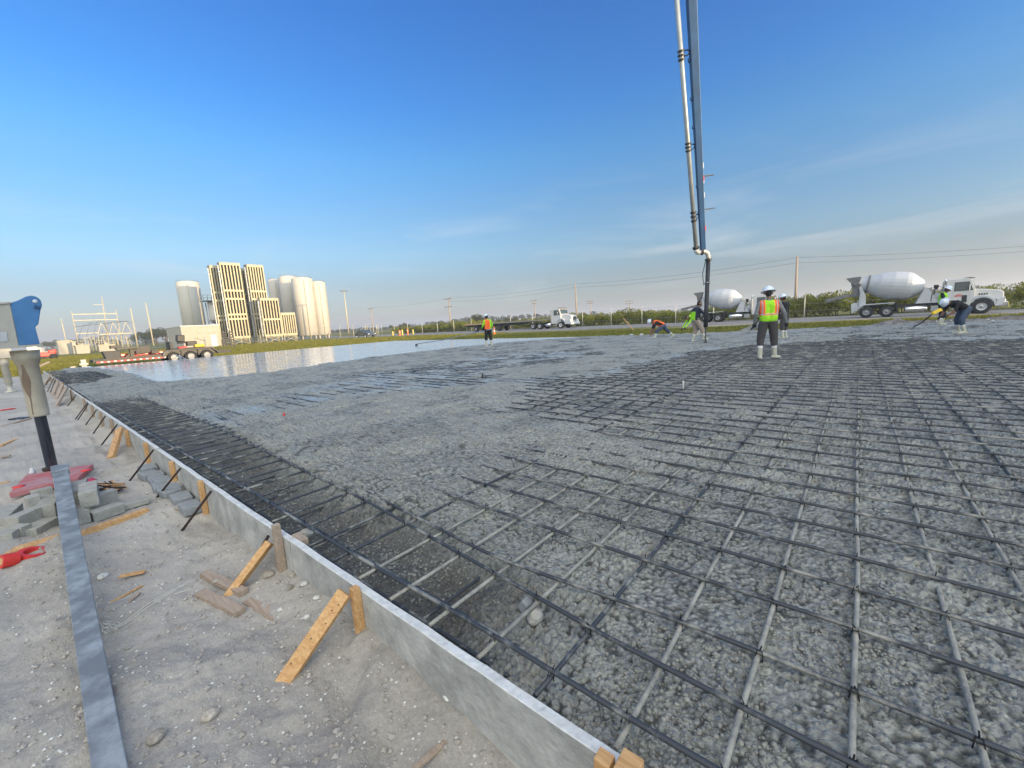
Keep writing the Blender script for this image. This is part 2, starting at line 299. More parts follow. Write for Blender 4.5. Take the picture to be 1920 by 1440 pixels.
def concrete_material():
    m = bpy.data.materials.new('fresh_concrete'); m.use_nodes = True; t = m.node_tree; p = t.nodes['Principled BSDF']; L = t.links.new
    co = N(t, 'ShaderNodeTexCoord')
    def noise(sc, det=6, ro=.6, sx=None):
        n = N(t, 'ShaderNodeTexNoise'); n.inputs['Scale'].default_value = sc; n.inputs['Detail'].default_value = det; n.inputs['Roughness'].default_value = ro
        if sx: mm = N(t, 'ShaderNodeMapping'); mm.inputs['Scale'].default_value = sx; L(co.outputs['Object'], mm.inputs[0]); L(mm.outputs[0], n.inputs['Vector'])
        else: L(co.outputs['Object'], n.inputs['Vector'])
        return n
    def ramp(src, a, b_, ca, cb):
        r = N(t, 'ShaderNodeValToRGB'); r.color_ramp.elements[0].position = a; r.color_ramp.elements[1].position = b_; r.color_ramp.elements[0].color = (*ca, 1); r.color_ramp.elements[1].color = (*cb, 1); L(src, r.inputs[0]); return r.outputs[0]
    def mixc(f, a, b_):
        x = N(t, 'ShaderNodeMix', data_type='RGBA')
        if isinstance(f, float): x.inputs[0].default_value = f
        else: L(f, x.inputs[0])
        for s_, v in ((6, a), (7, b_)):
            if isinstance(v, tuple): x.inputs[s_].default_value = (*v, 1)
            else: L(v, x.inputs[s_])
        return x.outputs[2]
    def attr(n_): a = N(t, 'ShaderNodeAttribute'); a.attribute_name = n_; return a.outputs['Fac']
    wet = attr('wet'); lump = attr('lump'); st = attr('puddle'); tr = attr('trench')
    base = ramp(noise(2.3).outputs['Fac'], .3, .7, (.245, .255, .238), (.39, .395, .365))
    fine = ramp(noise(45, 4).outputs['Fac'], .35, .7, (.20, .21, .198), (.44, .43, .38))
    c = mixc(.5, base, fine)
    tan = ramp(noise(7, 5).outputs['Fac'], .54, .72, (0, 0, 0), (1, 1, 1))
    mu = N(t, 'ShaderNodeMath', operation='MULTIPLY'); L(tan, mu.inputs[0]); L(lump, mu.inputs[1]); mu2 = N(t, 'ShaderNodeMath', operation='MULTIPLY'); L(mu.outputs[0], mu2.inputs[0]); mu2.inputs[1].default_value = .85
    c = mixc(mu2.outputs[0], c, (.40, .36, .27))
    pm = N(t, 'ShaderNodeMapRange'); L(lump, pm.inputs[0]); pm.inputs[1].default_value = .12; pm.inputs[2].default_value = .55; pm.inputs[3].default_value = .36; pm.inputs[4].default_value = 1.14  # lump height paints lit tops and crevice shade into the colour
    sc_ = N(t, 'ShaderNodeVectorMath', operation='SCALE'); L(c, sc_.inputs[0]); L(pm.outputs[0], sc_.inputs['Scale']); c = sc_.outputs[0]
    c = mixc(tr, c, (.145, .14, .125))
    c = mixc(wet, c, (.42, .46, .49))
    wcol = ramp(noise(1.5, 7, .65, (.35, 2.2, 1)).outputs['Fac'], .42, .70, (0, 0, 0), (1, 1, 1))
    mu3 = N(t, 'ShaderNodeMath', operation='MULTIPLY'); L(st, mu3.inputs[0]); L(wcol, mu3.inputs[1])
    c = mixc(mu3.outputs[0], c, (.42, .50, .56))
    # pale aggregate in darker paste, with crevice shade painted between the stones
    vc = N(t, 'ShaderNodeTexVoronoi'); vc.inputs['Scale'].default_value = 34; vc.feature = 'F1'; dn = noise(14, 3); dv = N(t, 'ShaderNodeVectorMath', operation='SCALE'); L(dn.outputs['Color'], dv.inputs[0]); dv.inputs['Scale'].default_value = .05; da = N(t, 'ShaderNodeVectorMath', operation='ADD'); L(co.outputs['Object'], da.inputs[0]); L(dv.outputs[0], da.inputs[1]); L(da.outputs[0], vc.inputs['Vector'])
    vr = ramp(vc.outputs['Distance'], .22, .62, (1.16, 1.15, 1.09), (.62, .63, .64)); vr2 = mixc(wet, vr, (1.0, 1.0, 1.0)); mm_ = N(t, 'ShaderNodeMix', data_type='RGBA', blend_type='MULTIPLY'); pf = ramp(noise(4.5, 5, .6).outputs['Fac'], .40, .60, (.15, .15, .15), (.7, .7, .7)); L(pf, mm_.inputs[0]); L(c, mm_.inputs[6]); L(vr2, mm_.inputs[7]); c = mm_.outputs[2]
    L(c, p.inputs['Base Color'])
    rr = N(t, 'ShaderNodeMapRange'); L(wet, rr.inputs[0]); sw = N(t, 'ShaderNodeMapRange'); L(wet, sw.inputs[0]); sw.inputs[3].default_value = .32; sw.inputs[4].default_value = .75; L(sw.outputs[0], p.inputs['Specular IOR Level']); rr.inputs[3].default_value = .60; rr.inputs[4].default_value = .13
    rn = noise(3, 5, .6, (.4, 1.6, 1)); rm = N(t, 'ShaderNodeMapRange'); L(rn.outputs['Fac'], rm.inputs[0]); rm.inputs[1].default_value = .35; rm.inputs[2].default_value = .7; rm.inputs[3].default_value = -.05; rm.inputs[4].default_value = .12
    ad = N(t, 'ShaderNodeMath', operation='ADD'); L(rr.outputs[0], ad.inputs[0]); L(rm.outputs[0], ad.inputs[1])
    sb = N(t, 'ShaderNodeMath', operation='MULTIPLY_ADD'); L(mu3.outputs[0], sb.inputs[0]); sb.inputs[1].default_value = -.25; L(ad.outputs[0], sb.inputs[2]); sb.use_clamp = True
    L(sb.outputs[0], p.inputs['Roughness'])
    vo = N(t, 'ShaderNodeTexVoronoi'); vo.inputs['Scale'].default_value = 46; vo.feature = 'SMOOTH_F1'; vo.inputs['Smoothness'].default_value = .25; vo.inputs['Randomness'].default_value = 1; L(co.outputs['Object'], vo.inputs['Vector'])
    n5 = noise(160, 3); ab = N(t, 'ShaderNodeMath', operation='MULTIPLY_ADD'); L(vo.outputs['Distance'], ab.inputs[0]); ab.inputs[1].default_value = -2.2; L(n5.outputs['Fac'], ab.inputs[2])
    bu = N(t, 'ShaderNodeBump'); bu.inputs['Distance'].default_value = .010; L(ab.outputs[0], bu.inputs['Height'])
    inv = N(t, 'ShaderNodeMath', operation='MULTIPLY_ADD'); L(wet, inv.inputs[0]); inv.inputs[1].default_value = -1.0; inv.inputs[2].default_value = 1.0; L(inv.outputs[0], bu.inputs['Strength'])
    nb = noise(2, 3, .5, (.5, 1, 1)); bu2 = N(t, 'ShaderNodeBump'); bu2.inputs['Distance'].default_value = .0003; bu2.inputs['Strength'].default_value = .15; L(nb.outputs['Fac'], bu2.inputs['Height']); L(bu.outputs[0], bu2.inputs['Normal'])
    L(bu2.outputs[0], p.inputs['Normal'])
    return m
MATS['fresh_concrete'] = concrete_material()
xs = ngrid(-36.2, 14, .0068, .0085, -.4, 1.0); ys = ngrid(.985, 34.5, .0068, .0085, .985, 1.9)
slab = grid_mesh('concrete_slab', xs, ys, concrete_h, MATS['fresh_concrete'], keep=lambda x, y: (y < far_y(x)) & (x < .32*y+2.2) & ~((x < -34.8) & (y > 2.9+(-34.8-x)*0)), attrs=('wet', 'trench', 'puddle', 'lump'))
tag(slab, kind='structure')
def slab_z(x, y): return float(concrete_h(np.array([[x]]), np.array([[y]]))[0][0, 0])
# loose aggregate sitting in the paste of the nearest part of the pour
def aggregate(n, seed, rmin, rmax, reach, mm):
    rs = np.random.RandomState(seed); d = .9+reach*rs.rand(n)**1.35; a = np.radians(22+150*rs.rand(n)); P = np.stack([d*np.cos(a), d*np.sin(a)], 1); P = P[(P[:, 1] > 1.0) & (P[:, 0] < .32*P[:, 1]+1.4) & (P[:, 0] > -10)]
    keep = vnoise(P[:, 0]*2.1, P[:, 1]*2.1, 71)+.5*fbm(P[:, 0]*7, P[:, 1]*7, 3, 72) > .30+.25*rs.rand(len(P)); P = P[keep]; n = len(P)
    z = concrete_h(P[:, 0][None], P[:, 1][None])[0][0]; r = rmin+(rmax-rmin)*rs.rand(n)**2.2
    bm = bmesh.new(); bmesh.ops.create_icosphere(bm, subdivisions=1, radius=1); bv = np.array([v.co[:] for v in bm.verts]); bf = np.array([[v.index for v in f.verts] for f in bm.faces]); bm.free()
    V = bv[None]*(1+.30*(rs.rand(n, len(bv), 1)-.5))*(.75+.6*rs.rand(n, 1, 3))*r[:, None, None]; a = rs.rand(n)*6.3; c_, s_ = np.cos(a)[:, None], np.sin(a)[:, None]
    V = np.stack([V[..., 0]*c_-V[..., 1]*s_+P[:, 0][:, None], V[..., 0]*s_+V[..., 1]*c_+P[:, 1][:, None], V[..., 2]*.8+(z+r*.15)[:, None]], -1).reshape(-1, 3)
    return npmesh('aggregate', V, (bf[None]+np.arange(n)[:, None, None]*len(bv)).reshape(-1, 3), mm, True)
aggm = mat('coated_aggregate', (.15, .155, .148), .6, 0, .3, 34, bump=.6, bscale=140, col2=(.33, .32, .275))
tag(aggregate(52000, 5, .0035, .0115, 4.6, aggm), kind='stuff')
# ------------------------------------------------------------------ ground sheet
def ground_h(x, y):
    D = np.hypot(x, y); near = sstep(30, 6, D)
    inside = sstep(.962, .985, y)*sstep(-36.5, -36, x)*sstep(0, -.6, y-far_y(x))*sstep(16, 15, x)
    z = -.30 + near*(.06*fbm(x*.9, y*.9, 4, 40)+.075*fbm(x*3.2, y*3.2, 4, 41)+.028*fbm(x*12, y*12, 3, 42)) + (1-near)*.10*fbm(x*.12, y*.12, 3, 43)
    fp = lumps(x*2.1+.3*fbm(x*3, y*3, 2, 6), y*2.1, 44); z = z - near*.045*sstep(.2, .7, fp)*sstep(.35, .6, vnoise(x*.8, y*.8, 48))
    sp = lumps(x*26, y*26, 46); z = z + near*.006*sp*sstep(.5, .75, vnoise(x*5, y*5, 47))
    z = z + near*sstep(.30, .0, .955-y)*sstep(.3, .6, vnoise(x*1.4+5, y*.4, 49))*.07     # soil pushed up against the boards
    z = z + near*.05*lumps(x*1.6+.4*fbm(x*2, y*2, 2, 14), y*1.6+7, 55)*sstep(.45, .7, vnoise(x*.9+3, y*.9, 56))
    # banks of dug soil along the far edge of the pour, highest at the right
    b1 = sstep(-1.0, .8, y-far_y(x)-.2)*sstep(5.0, 2.2, y-far_y(x)); k = np.interp(x, [-16, -11, -4, 0, 1.5, 4, 8, 14], [.05, .14, .16, .22, .42, .30, .48, .6])
    z = z + b1*k*(.85+1.6*fbm(x*.9, y*.9, 4, 50)) + b1*.10*fbm(x*4, y*4, 3, 51)
    z = z + inside*(-.25)
    return z,
def ground_h2(x, y):
    z = ground_h(x, y)[0]; fe = far_y(np.clip(x, -36, 14))
    edge = 1.5*fbm(x*.35, y*.35, 4, 60)
    g1 = sstep(2.6, 5.0, y-fe+edge*1.6)                       # verge beyond the pour
    g2 = sstep(-37.2, -40.5, x+edge)*sstep(-4, 0, y+edge)        # lawn at the left
    g3 = sstep(-50, -60, x)
    g = np.maximum(np.maximum(g1, g2), g3)
    dirt = sstep(.12, .3, fbm(x*.05+3, y*.09, 4, 61)+.0*x)*.7
    dirt = np.maximum(dirt, sstep(5.5, 2.0, np.abs(x+43.5))*sstep(12, 16, y)*sstep(60, 40, y)*.8)
    dirt = np.maximum(dirt, sstep(2.2, 1.0, np.abs(y-59.5))*.8)
    g = g*(1-np.clip(dirt, 0, 1)*.75)
    near = sstep(0, 9, -x)*0
    bank = sstep(-1.0, .8, y-far_y(x)-.2)*sstep(6.0, 2.2, y-far_y(x))*sstep(-14, 0, x)
    return z, g, bank
def ground_material():
    m = bpy.data.materials.new('sand_and_grass'); m.use_nodes = True; t = m.node_tree; p = t.nodes['Principled BSDF']; L = t.links.new; co = N(t, 'ShaderNodeTexCoord')
    def noise(sc, det=6, ro=.6):
        n = N(t, 'ShaderNodeTexNoise'); n.inputs['Scale'].default_value = sc; n.inputs['Detail'].default_value = det; n.inputs['Roughness'].default_value = ro; L(co.outputs['Object'], n.inputs['Vector']); return n.outputs['Fac']
    def ramp(src, *st):
        r = N(t, 'ShaderNodeValToRGB'); 
        while len(r.color_ramp.elements) < len(st): r.color_ramp.elements.new(.5)
        for e_, (pp, cc) in zip(r.color_ramp.elements, st): e_.position = pp; e_.color = (*cc, 1)
        L(src, r.inputs[0]); return r.outputs[0]
    def mixc(f, a, b_):
        x = N(t, 'ShaderNodeMix', data_type='RGBA')
        if isinstance(f, float): x.inputs[0].default_value = f
        else: L(f, x.inputs[0])
        for s_, v in ((6, a), (7, b_)):
            if isinstance(v, tuple): x.inputs[s_].default_value = (*v, 1)
            else: L(v, x.inputs[s_])
        return x.outputs[2]
    sandc = ramp(noise(1.3, 7, .65), (.30, (.28, .26, .23)), (.5, (.40, .37, .325)), (.72, (.53, .495, .44)))
    fine = ramp(noise(60, 4), (.3, (.25, .225, .20)), (.7, (.54, .50, .44)))
    c = mixc(.35, sandc, fine)
    sx_ = N(t, 'ShaderNodeSeparateXYZ'); L(co.outputs['Object'], sx_.inputs[0]); dn = N(t, 'ShaderNodeMath', operation='MULTIPLY_ADD'); L(noise(.7, 6, .65), dn.inputs[0]); dn.inputs[1].default_value = 7.0; L(sx_.outputs['X'], dn.inputs[2])
    near_tone = N(t, 'ShaderNodeMapRange'); L(dn.outputs[0], near_tone.inputs[0]); near_tone.inputs[1].default_value = -2.6; near_tone.inputs[2].default_value = 1.8; near_tone.inputs[3].default_value = 1.0; near_tone.inputs[4].default_value = .84  # sand tone drops slightly towards the near side, broken up by noise
    dsc = N(t, 'ShaderNodeVectorMath', operation='SCALE'); L(c, dsc.inputs[0]); L(near_tone.outputs[0], dsc.inputs['Scale']); c = dsc.outputs[0]
    vo = N(t, 'ShaderNodeTexVoronoi'); vo.inputs['Scale'].default_value = 55; L(co.outputs['Object'], vo.inputs['Vector'])
    sh = ramp(vo.outputs['Distance'], (.0, (1, 1, 1)), (.13, (0, 0, 0))); sh2 = ramp(noise(6, 3), (.5, (0, 0, 0)), (.62, (1, 1, 1))); mu = N(t, 'ShaderNodeMath', operation='MULTIPLY'); L(sh, mu.inputs[0]); L(sh2, mu.inputs[1])
    c = mixc(mu.outputs[0], c, (.62, .61, .58))
    b_ = N(t, 'ShaderNodeAttribute'); b_.attribute_name = 'bank'; c = mixc(b_.outputs['Fac'], c, mixc(ramp(noise(3, 6), (.4, (0, 0, 0)), (.65, (1, 1, 1))), (.12, .105, .09), (.27, .25, .23)))
    gr = ramp(noise(.9, 7, .7), (.25, (.07, .08, .016)), (.5, (.14, .135, .028)), (.75, (.23, .185, .06)))
    a = N(t, 'ShaderNodeAttribute'); a.attribute_name = 'grass'; c = mixc(a.outputs['Fac'], c, gr)
    L(c, p.inputs['Base Color']); p.inputs['Roughness'].default_value = .92; p.inputs['Specular IOR Level'].default_value = .25
    bu = N(t, 'ShaderNodeBump'); bu.inputs['Distance'].default_value = .008; bu.inputs['Strength'].default_value = .7
    nn = N(t, 'ShaderNodeMath', operation='ADD'); L(noise(110, 4), nn.inputs[0]); L(noise(28, 5), nn.inputs[1]); L(nn.outputs[0], bu.inputs['Height']); L(bu.outputs[0], p.inputs['Normal'])
    return m
gxs = np.concatenate([[-2500, -1200, -600, -350, -220], ngrid(-160, 60, .012, .016, -2.0, 2.6)-.0, [120, 300, 900, 2500]])
gys = np.concatenate([[-2500, -900, -300, -80, -25], ngrid(-9, 100, .012, .016, .5, 1.2), [140, 260, 500, 1000, 2600]])
ground = grid_mesh('ground', gxs, gys, ground_h2, ground_material(), attrs=('grass', 'bank')); tag(ground, kind='structure')
def gz(x, y): return float(ground_h(np.array([[float(x)]]), np.array([[float(y)]]))[0][0, 0])
# road
roadm = mat('gravel_road', (.16, .155, .15), .95, 0, .3, 1.2, bump=.5, bscale=30, col2=(.26, .25, .235))
rb = MB(); X = list(np.linspace(-140, 160, 120))
lo = [46.0+.25*math.sin(x*.7)+.2*math.sin(x*.23) + (0 if x > -35 else (-35-x)*-.10) for x in X]
hi = [57.6+.2*math.sin(x*.5) for x in X]
vs = [(x, y, z) for x, a, b_ in zip(X, lo, hi) for y, z in ((a, -.31), (a+.25, -.225), (b_-.25, -.225), (b_, -.31))]
rb.add(vs, [(i*4+k, i*4+4+k, i*4+5+k, i*4+1+k) for i in range(len(X)-1) for k in range(3)])
tag(rb.build('road', roadm), kind='structure')
RZ = -.225
# ------------------------------------------------------------------ reinforcing bars
def bar_material():
    m = mat('rebar_steel', (.030, .034, .042), .5, .35, .3, 20); t = m.node_tree; p = t.nodes['Principled BSDF']; L = t.links.new
    co = N(t, 'ShaderNodeTexCoord'); n = N(t, 'ShaderNodeTexNoise'); n.inputs['Scale'].default_value = 4.0; n.inputs['Detail'].default_value = 9; n.inputs['Roughness'].default_value = .7; L(co.outputs['Object'], n.inputs['Vector'])
    r = N(t, 'ShaderNodeValToRGB'); r.color_ramp.elements[0].position = .50; r.color_ramp.elements[1].position = .62; L(n.outputs['Fac'], r.inputs[0])
    mx = N(t, 'ShaderNodeMix', data_type='RGBA'); L(r.outputs[0], mx.inputs[0]); mx.inputs[6].default_value = (.060, .066, .076, 1); mx.inputs[7].default_value = (.34, .33, .29, 1)
    L(mx.outputs[2], p.inputs['Base Color'])
    w = N(t, 'ShaderNodeTexWave', wave_type='BANDS', bands_direction='DIAGONAL'); w.inputs['Scale'].default_value = 62; w.inputs['Distortion'].default_value = .3; L(co.outputs['Object'], w.inputs['Vector'])
    bu = N(t, 'ShaderNodeBump'); bu.inputs['Strength'].default_value = .55; bu.inputs['Distance'].default_value = .002; L(w.outputs['Fac'], bu.inputs['Height']); L(bu.outputs[0], p.inputs['Normal'])
    return m
barm = bar_material()
coatm = mat('mortar_coated_bar', (.15, .147, .135), .6, 0, .3, 7, bump=.8, bscale=70, col2=(.40, .38, .32))
mat_root = thing('rebar_mat', 'large mat of dark crossing reinforcing bars half sunk in the fresh grey concrete', 'rebar mat', (0, 0, 0))
def wob(a, s, k): return k*float(fbm(np.array([a*.8]), np.array([s*3.7]), 2, 77)[0])
def long_bar(along, off, a0, a1, z, r, m, parent, name='bar', lap=False):
    # along 'x' or 'y', off = the other coordinate, points placed more densely near the viewer
    pts = []; a = a0
    while a < a1:
        d = math.hypot(a, off(a) if callable(off) else off); pts.append(a); a += max(.16, .07*d)
    pts.append(a1); P = []
    for i, q in enumerate(pts):
        o = (off(q) if callable(off) else off)+wob(q, hash(along) % 7*0+z*0+(off(0) if callable(off) else off), .035); zz = z+wob(q, 40+(off(0) if callable(off) else off), .014)
        P.append((q, o, zz) if along == 'x' else (o, q, zz))
    b_ = MB(); b_.tube(P, r, 8); return b_.build(name, m, parent)
B_rows = [lambda x: 1.105-.012*max(0, -x-3)*0.35, lambda x: float(np.interp(x, [-12, -7, -3.3, -.8, 0, 4], [1.78, 1.75, 1.59, 1.385, 1.36, 1.36])), lambda x: float(np.interp(x, [-20, -7, -5, -3.68, -2.38, -1.5, -.5, 4], [2.35, 2.02, 1.90, 1.72, 1.61, 1.56, 1.64, 1.68]))]
yB = [1.99, 2.30, 2.60]; y = 2.9
while y < 28.3: yB.append(y); y += .30
xA = []; x = .055
while x < 9.5: xA.append(x); x += .285
x = -.225
while x > -34.5: xA.append(x); x -= .295
nB = 0
for k, f in enumerate(B_rows): long_bar('x', f, -34.2 if k == 0 else (-27 if k == 1 else -20), 2.4+k*.2, .0 if k else .004, .0098, barm, mat_root)
far = MB()
for i, yy in enumerate(yB):
    xr = .32*yy+1.9
    x0 = -30 if yy < 12 else (-16.8 if yy < 23 else float(np.interp(yy+.35, [23.5, 24.9, 26.9, 28.9], [-11, -7, -2.4, 2])))
    long_bar('x', yy, x0, xr, 0.005, .0098, barm, mat_root)
coat_ok = lambda x: True
xs_sorted = sorted(xA, key=lambda x: abs(x+.5))
for k, xx in enumerate(xs_sorted):
    y0 = 1.0 if xx < 2.4 else max(1.0, (xx-1.9)/.32); y1 = float(far_y(xx))-.4 if xx > -16 else 2.2
    if k < 62: long_bar('y', xx, y0, y1, -.0175, .0098, coatm if (xx > -2.0 and int(xx*100) % 3) else barm, mat_root)
    else:
        b_ = []; yy = y0
        pts = [y0]; 
        while pts[-1] < y1: pts.append(pts[-1]+.5)
        far.tube([(xx+wob(q, xx, .035), q, -.0175+wob(q, 40+xx, .014)) for q in pts], .0098, 6)
fo = far.build('bars', barm, mat_root); fo['kind'] = 'stuff'
# tie wires at the nearest crossings
tw = MB(); tiem = mat('tie_wire', (.015, .015, .017), .5, .6, .2, 20)
for xx in xA:
    for k, yy in enumerate([1.105, 1.385, 1.62]+yB):
        if math.hypot(xx, yy) > 7: continue
        yq = B_rows[k](xx) if k < 3 else yy
        if random.random() < .8:
            for s_ in (-1, 1): tw.tube([(xx-.014, yq-s_*.014, -.02), (xx-.008*s_, yq, .013), (xx+.014, yq+s_*.014, -.02)], .0022, 5)
            tw.tube([(xx, yq, .011), (xx+random.uniform(-.012, .012), yq+random.uniform(-.012, .012), .030)], .0025, 4)
tie = tw.build('tie_wires', tiem, mat_root); tie['kind'] = 'stuff'
# second layer deep in the trench by the board
cage = thing('trench_rebar_cage', 'darker lower cage of reinforcing bars down in the edge trench beside the form board', 'rebar cage')
for yy in (1.06, 1.20): long_bar('x', yy, -30, -1.0 if yy < 1.3 else -1.6, -.115+.02*yy, .009, barm, cage)
for x in np.arange(-7, -.8, .59):
    long_bar('y', float(x)+.1, 1.02, 1.62, -.135, .008, barm, cage)
# ------------------------------------------------------------------ formwork along the near edge of the pour
ends = [.9, -.42, -2.74, -6.6, -11.2, -16.0, -21.0, -26.5, -31.5, -36.2]
BY = .966
blab = ['pale grey form board nearest the camera, running out at the bottom edge of the photo', 'second form board from the bottom edge, between the tall stake and the orange brace', 'third form board, behind the grey pavers and the brick pile', 'fourth form board, past the wooden brace lying against it', 'fifth form board, beside the start of the open trench bars', 'sixth form board, where crumbly concrete reaches its rim', 'seventh form board, among the brown far braces', 'eighth form board, beside the row of far black pins', 'last form board before the far left corner of the slab']
for i in range(len(ends)-1):
    a, b_ = ends[i]-.004, ends[i+1]+.004; n = max(3, int((a-b_)/.12)); m_ = MB()
    for face, y0, y1, z0, z1 in (('f', BY-.02, BY+.022, -.44, 0),):
        vs = []; 
        for k in range(n+1):
            x = a+(b_-a)*k/n; w = .006*float(fbm(np.array([x*2.0]), np.array([3.]), 3, 90)[0]); t = .012*float(fbm(np.array([x*5.0]), np.array([5.]), 3, 91)[0])-.003*(i % 3); t2 = .008*float(fbm(np.array([x*11.0]), np.array([8.]), 3, 92)[0])
            vs += [(x, y0+w, z0), (x, y0+w, z1-.004+t+t2), (x, y0+w+.004, z1+t), (x, y1+w-.004+t2*.6, z1+t), (x, y1+w+t2*.6, z1-.005+t), (x, y1+w, z0)]
        fs = [(k*6+j, k*6+6+j, k*6+7+j, k*6+1+j) for k in range(n) for j in range(5)] + [tuple(range(6)), tuple(range(n*6, n*6+6))[::-1]]
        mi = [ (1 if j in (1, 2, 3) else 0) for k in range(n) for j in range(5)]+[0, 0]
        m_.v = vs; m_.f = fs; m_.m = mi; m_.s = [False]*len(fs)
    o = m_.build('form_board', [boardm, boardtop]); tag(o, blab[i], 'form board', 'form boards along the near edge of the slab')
ordn = ['first', 'second', 'third', 'fourth', 'fifth', 'sixth', 'seventh', 'eighth', 'ninth', 'tenth', 'eleventh', 'twelfth', 'thirteenth', 'fourteenth', 'fifteenth', 'sixteenth', 'seventeenth', 'eighteenth']
def bx_(px, py): r = ray(px, py); return r.x/r.y*BY
stakes = [(-.505, .05, .045, .035, .52, pine, 'short thick wooden stake end at the bottom edge of the photo'), (-1.90, .045, .04, .015, .50, pine, 'wooden stake behind the large orange brace, on the form board'),
    (-2.86, .045, .045, .085, .50, oldwood, 'tall grey weathered stake rising above the form board at a board joint'), (bx_(387, 908), .05, .04, .01, .46, pine, 'wooden stake just past the tall weathered stake, behind a black pin'),
    (bx_(331, 868), .05, .045, .005, .45, pine, 'wooden stake beside the row of grey pavers, nearer the camera'), (bx_(282, 838), .05, .045, .01, .45, pine, 'wooden stake at the far end of the grey pavers'),
    (bx_(244.6, 812), .055, .045, .0, .45, pine, 'brown wooden stake behind the thick short brace'), (bx_(215.4, 793), .05, .045, .0, .45, oldwood, 'brown wooden stake just beyond the thick short brace'),
    (bx_(194.6, 780), .055, .045, .0, .45, oldwood, 'second brown stake beyond the thick short brace'), (bx_(178, 768), .055, .045, .0, .45, oldwood, 'third brown stake beyond the thick short brace'),
    (bx_(162, 754), .06, .045, .03, .45, oldwood, 'stake beside the crossed pair of black pins'), (bx_(138, 737), .06, .05, .05, .45, oldwood, 'brown stake in front of the heap of far braces'),
    (bx_(121.7, 727), .07, .05, .09, .45, pine, 'pale topped stake in the middle of the far braces'), (bx_(113, 720), .07, .05, .10, .45, oldwood, 'stake behind the far braces, before the black pin row'),
    (bx_(106, 713), .08, .05, .12, .45, oldwood, 'stake between the far black pins'), (bx_(97, 706), .09, .05, .14, .45, oldwood, 'farthest wooden stake near the slab corner')]
for x, w, t, top, h, mm, lb in stakes:
    m_ = MB(); y0 = BY-.022-t/2; tz = top+random.uniform(-.004, .004); lean = random.uniform(-.012, .012)
    m_.beam((x+lean, y0, top-h), (x, y0, top-.03), w, t, up=(0, 1, 0)); m_.beam((x, y0, top-.03), (x, y0, tz), w, t, up=(0, 1, 0), w1=w*.96, h1=t*.93)
    o = m_.build('wooden_stake', mm, bevel=.003); tag(o, lb, 'stake', 'wooden stakes nailed to the form boards')
m_ = MB(); m_.beam((-.437, BY-.045, -.5), (-.437, BY-.045, .0), .062, .044, up=(0, 1, 0)); m_.beam((-.437, BY-.030, -.002), (-.437, BY-.030, .048), .062, .075, up=(0, 1, 0)); tag(m_.build('wooden_stake', pine, bevel=.003), 'wide short stake end split from its neighbour at the bottom edge of the photo', 'stake', 'wooden stakes nailed to the form boards')
m_ = MB(); m_.beam((-2.66, BY+.04, -.02), (-2.80, BY+.045, -.02), .05, .045); tag(m_.build('wood_block', oldwood, bevel=.003), 'small weathered wood block wedged behind the tall stake on the trench side', 'wood block')
def brace(p0, p1, z0, z1, w, t, mm, lb, name='wooden_brace', grp='sloping wooden braces holding the form boards', up=(0, -.3, 1), bev=.003, cat='brace'):
    a = Vector((p0[0], p0[1], z0)); b_ = Vector((p1[0], p1[1], z1)); m_ = MB(); m_.beam(a, b_, w, t, up=up); o = m_.build(name, mm, bevel=bev); return tag(o, lb, cat, grp)
brace((-1.93, .885), (-1.985, .565), .0, -.31, .072, .036, pine, 'big orange new pine brace leaning on the form board, nearest the camera', up=(.5, -.8, .5))
brace((-2.95, .90), (-2.96, .60), -.06, -.33, .045, .055, pine, 'narrow pale pine brace beside the tall weathered stake', up=(.6, -.6, .5))
def fb(px, py, z=-.30): q = gp(px, py, z); return (q.x, min(q.y, .86))
for (tx, ty), (fx_, fy), w, z0, mm, lb in [((240, 813), (208, 858), .09, -.01, pine, 'thick short light brown brace leaning midway along the form boards'), ((133, 735), (104, 763), .13, .03, oldwood, 'widest brown brace, first of the far heap beyond the crossed pins'),
    ((125, 729), (106, 748), .12, .05, oldwood, 'brown brace, second of the far heap beyond the crossed pins'), ((116, 722), (99, 741), .12, .06, oldwood, 'brown brace under the pale topped far stake'), ((102, 709), (84, 722), .14, .12, oldwood, 'far wide brace lying against the last stakes')]:
    brace((bx_(tx, ty), .89), fb(fx_, fy), z0, -.31, w, .05, mm, lb, up=(.6, -.6, .5))
brace((-34.8, .35), (-35.3, 1.25), .05, .50, .10, .05, oldwood, 'grey board end sticking up at the far left corner of the slab', up=(.6, -.6, .5))
nl = MB()
for f_ in (.12, .2, .33, .52, .8):
    a_ = Vector((-1.93, .885, .0)); b2 = Vector((-1.985, .565, -.31)); p_ = a_+(b2-a_)*f_; nrm = Vector((.5, -.8, .5)).normalized(); nrm = (nrm-(b2-a_).normalized()*nrm.dot((b2-a_).normalized())).normalized(); sx2 = (b2-a_).normalized().cross(nrm)
    nl.lathe([(0, .0195), (.0035, .0195), (.0035, .017)], p_+sx2*random.uniform(-.022, .022), nrm, 8, sm=False)
nlo = nl.build('nails', rust); nlo.parent = [o for o in C.objects if o.get('label', '').startswith('big orange new pine brace')][0]
pins = []
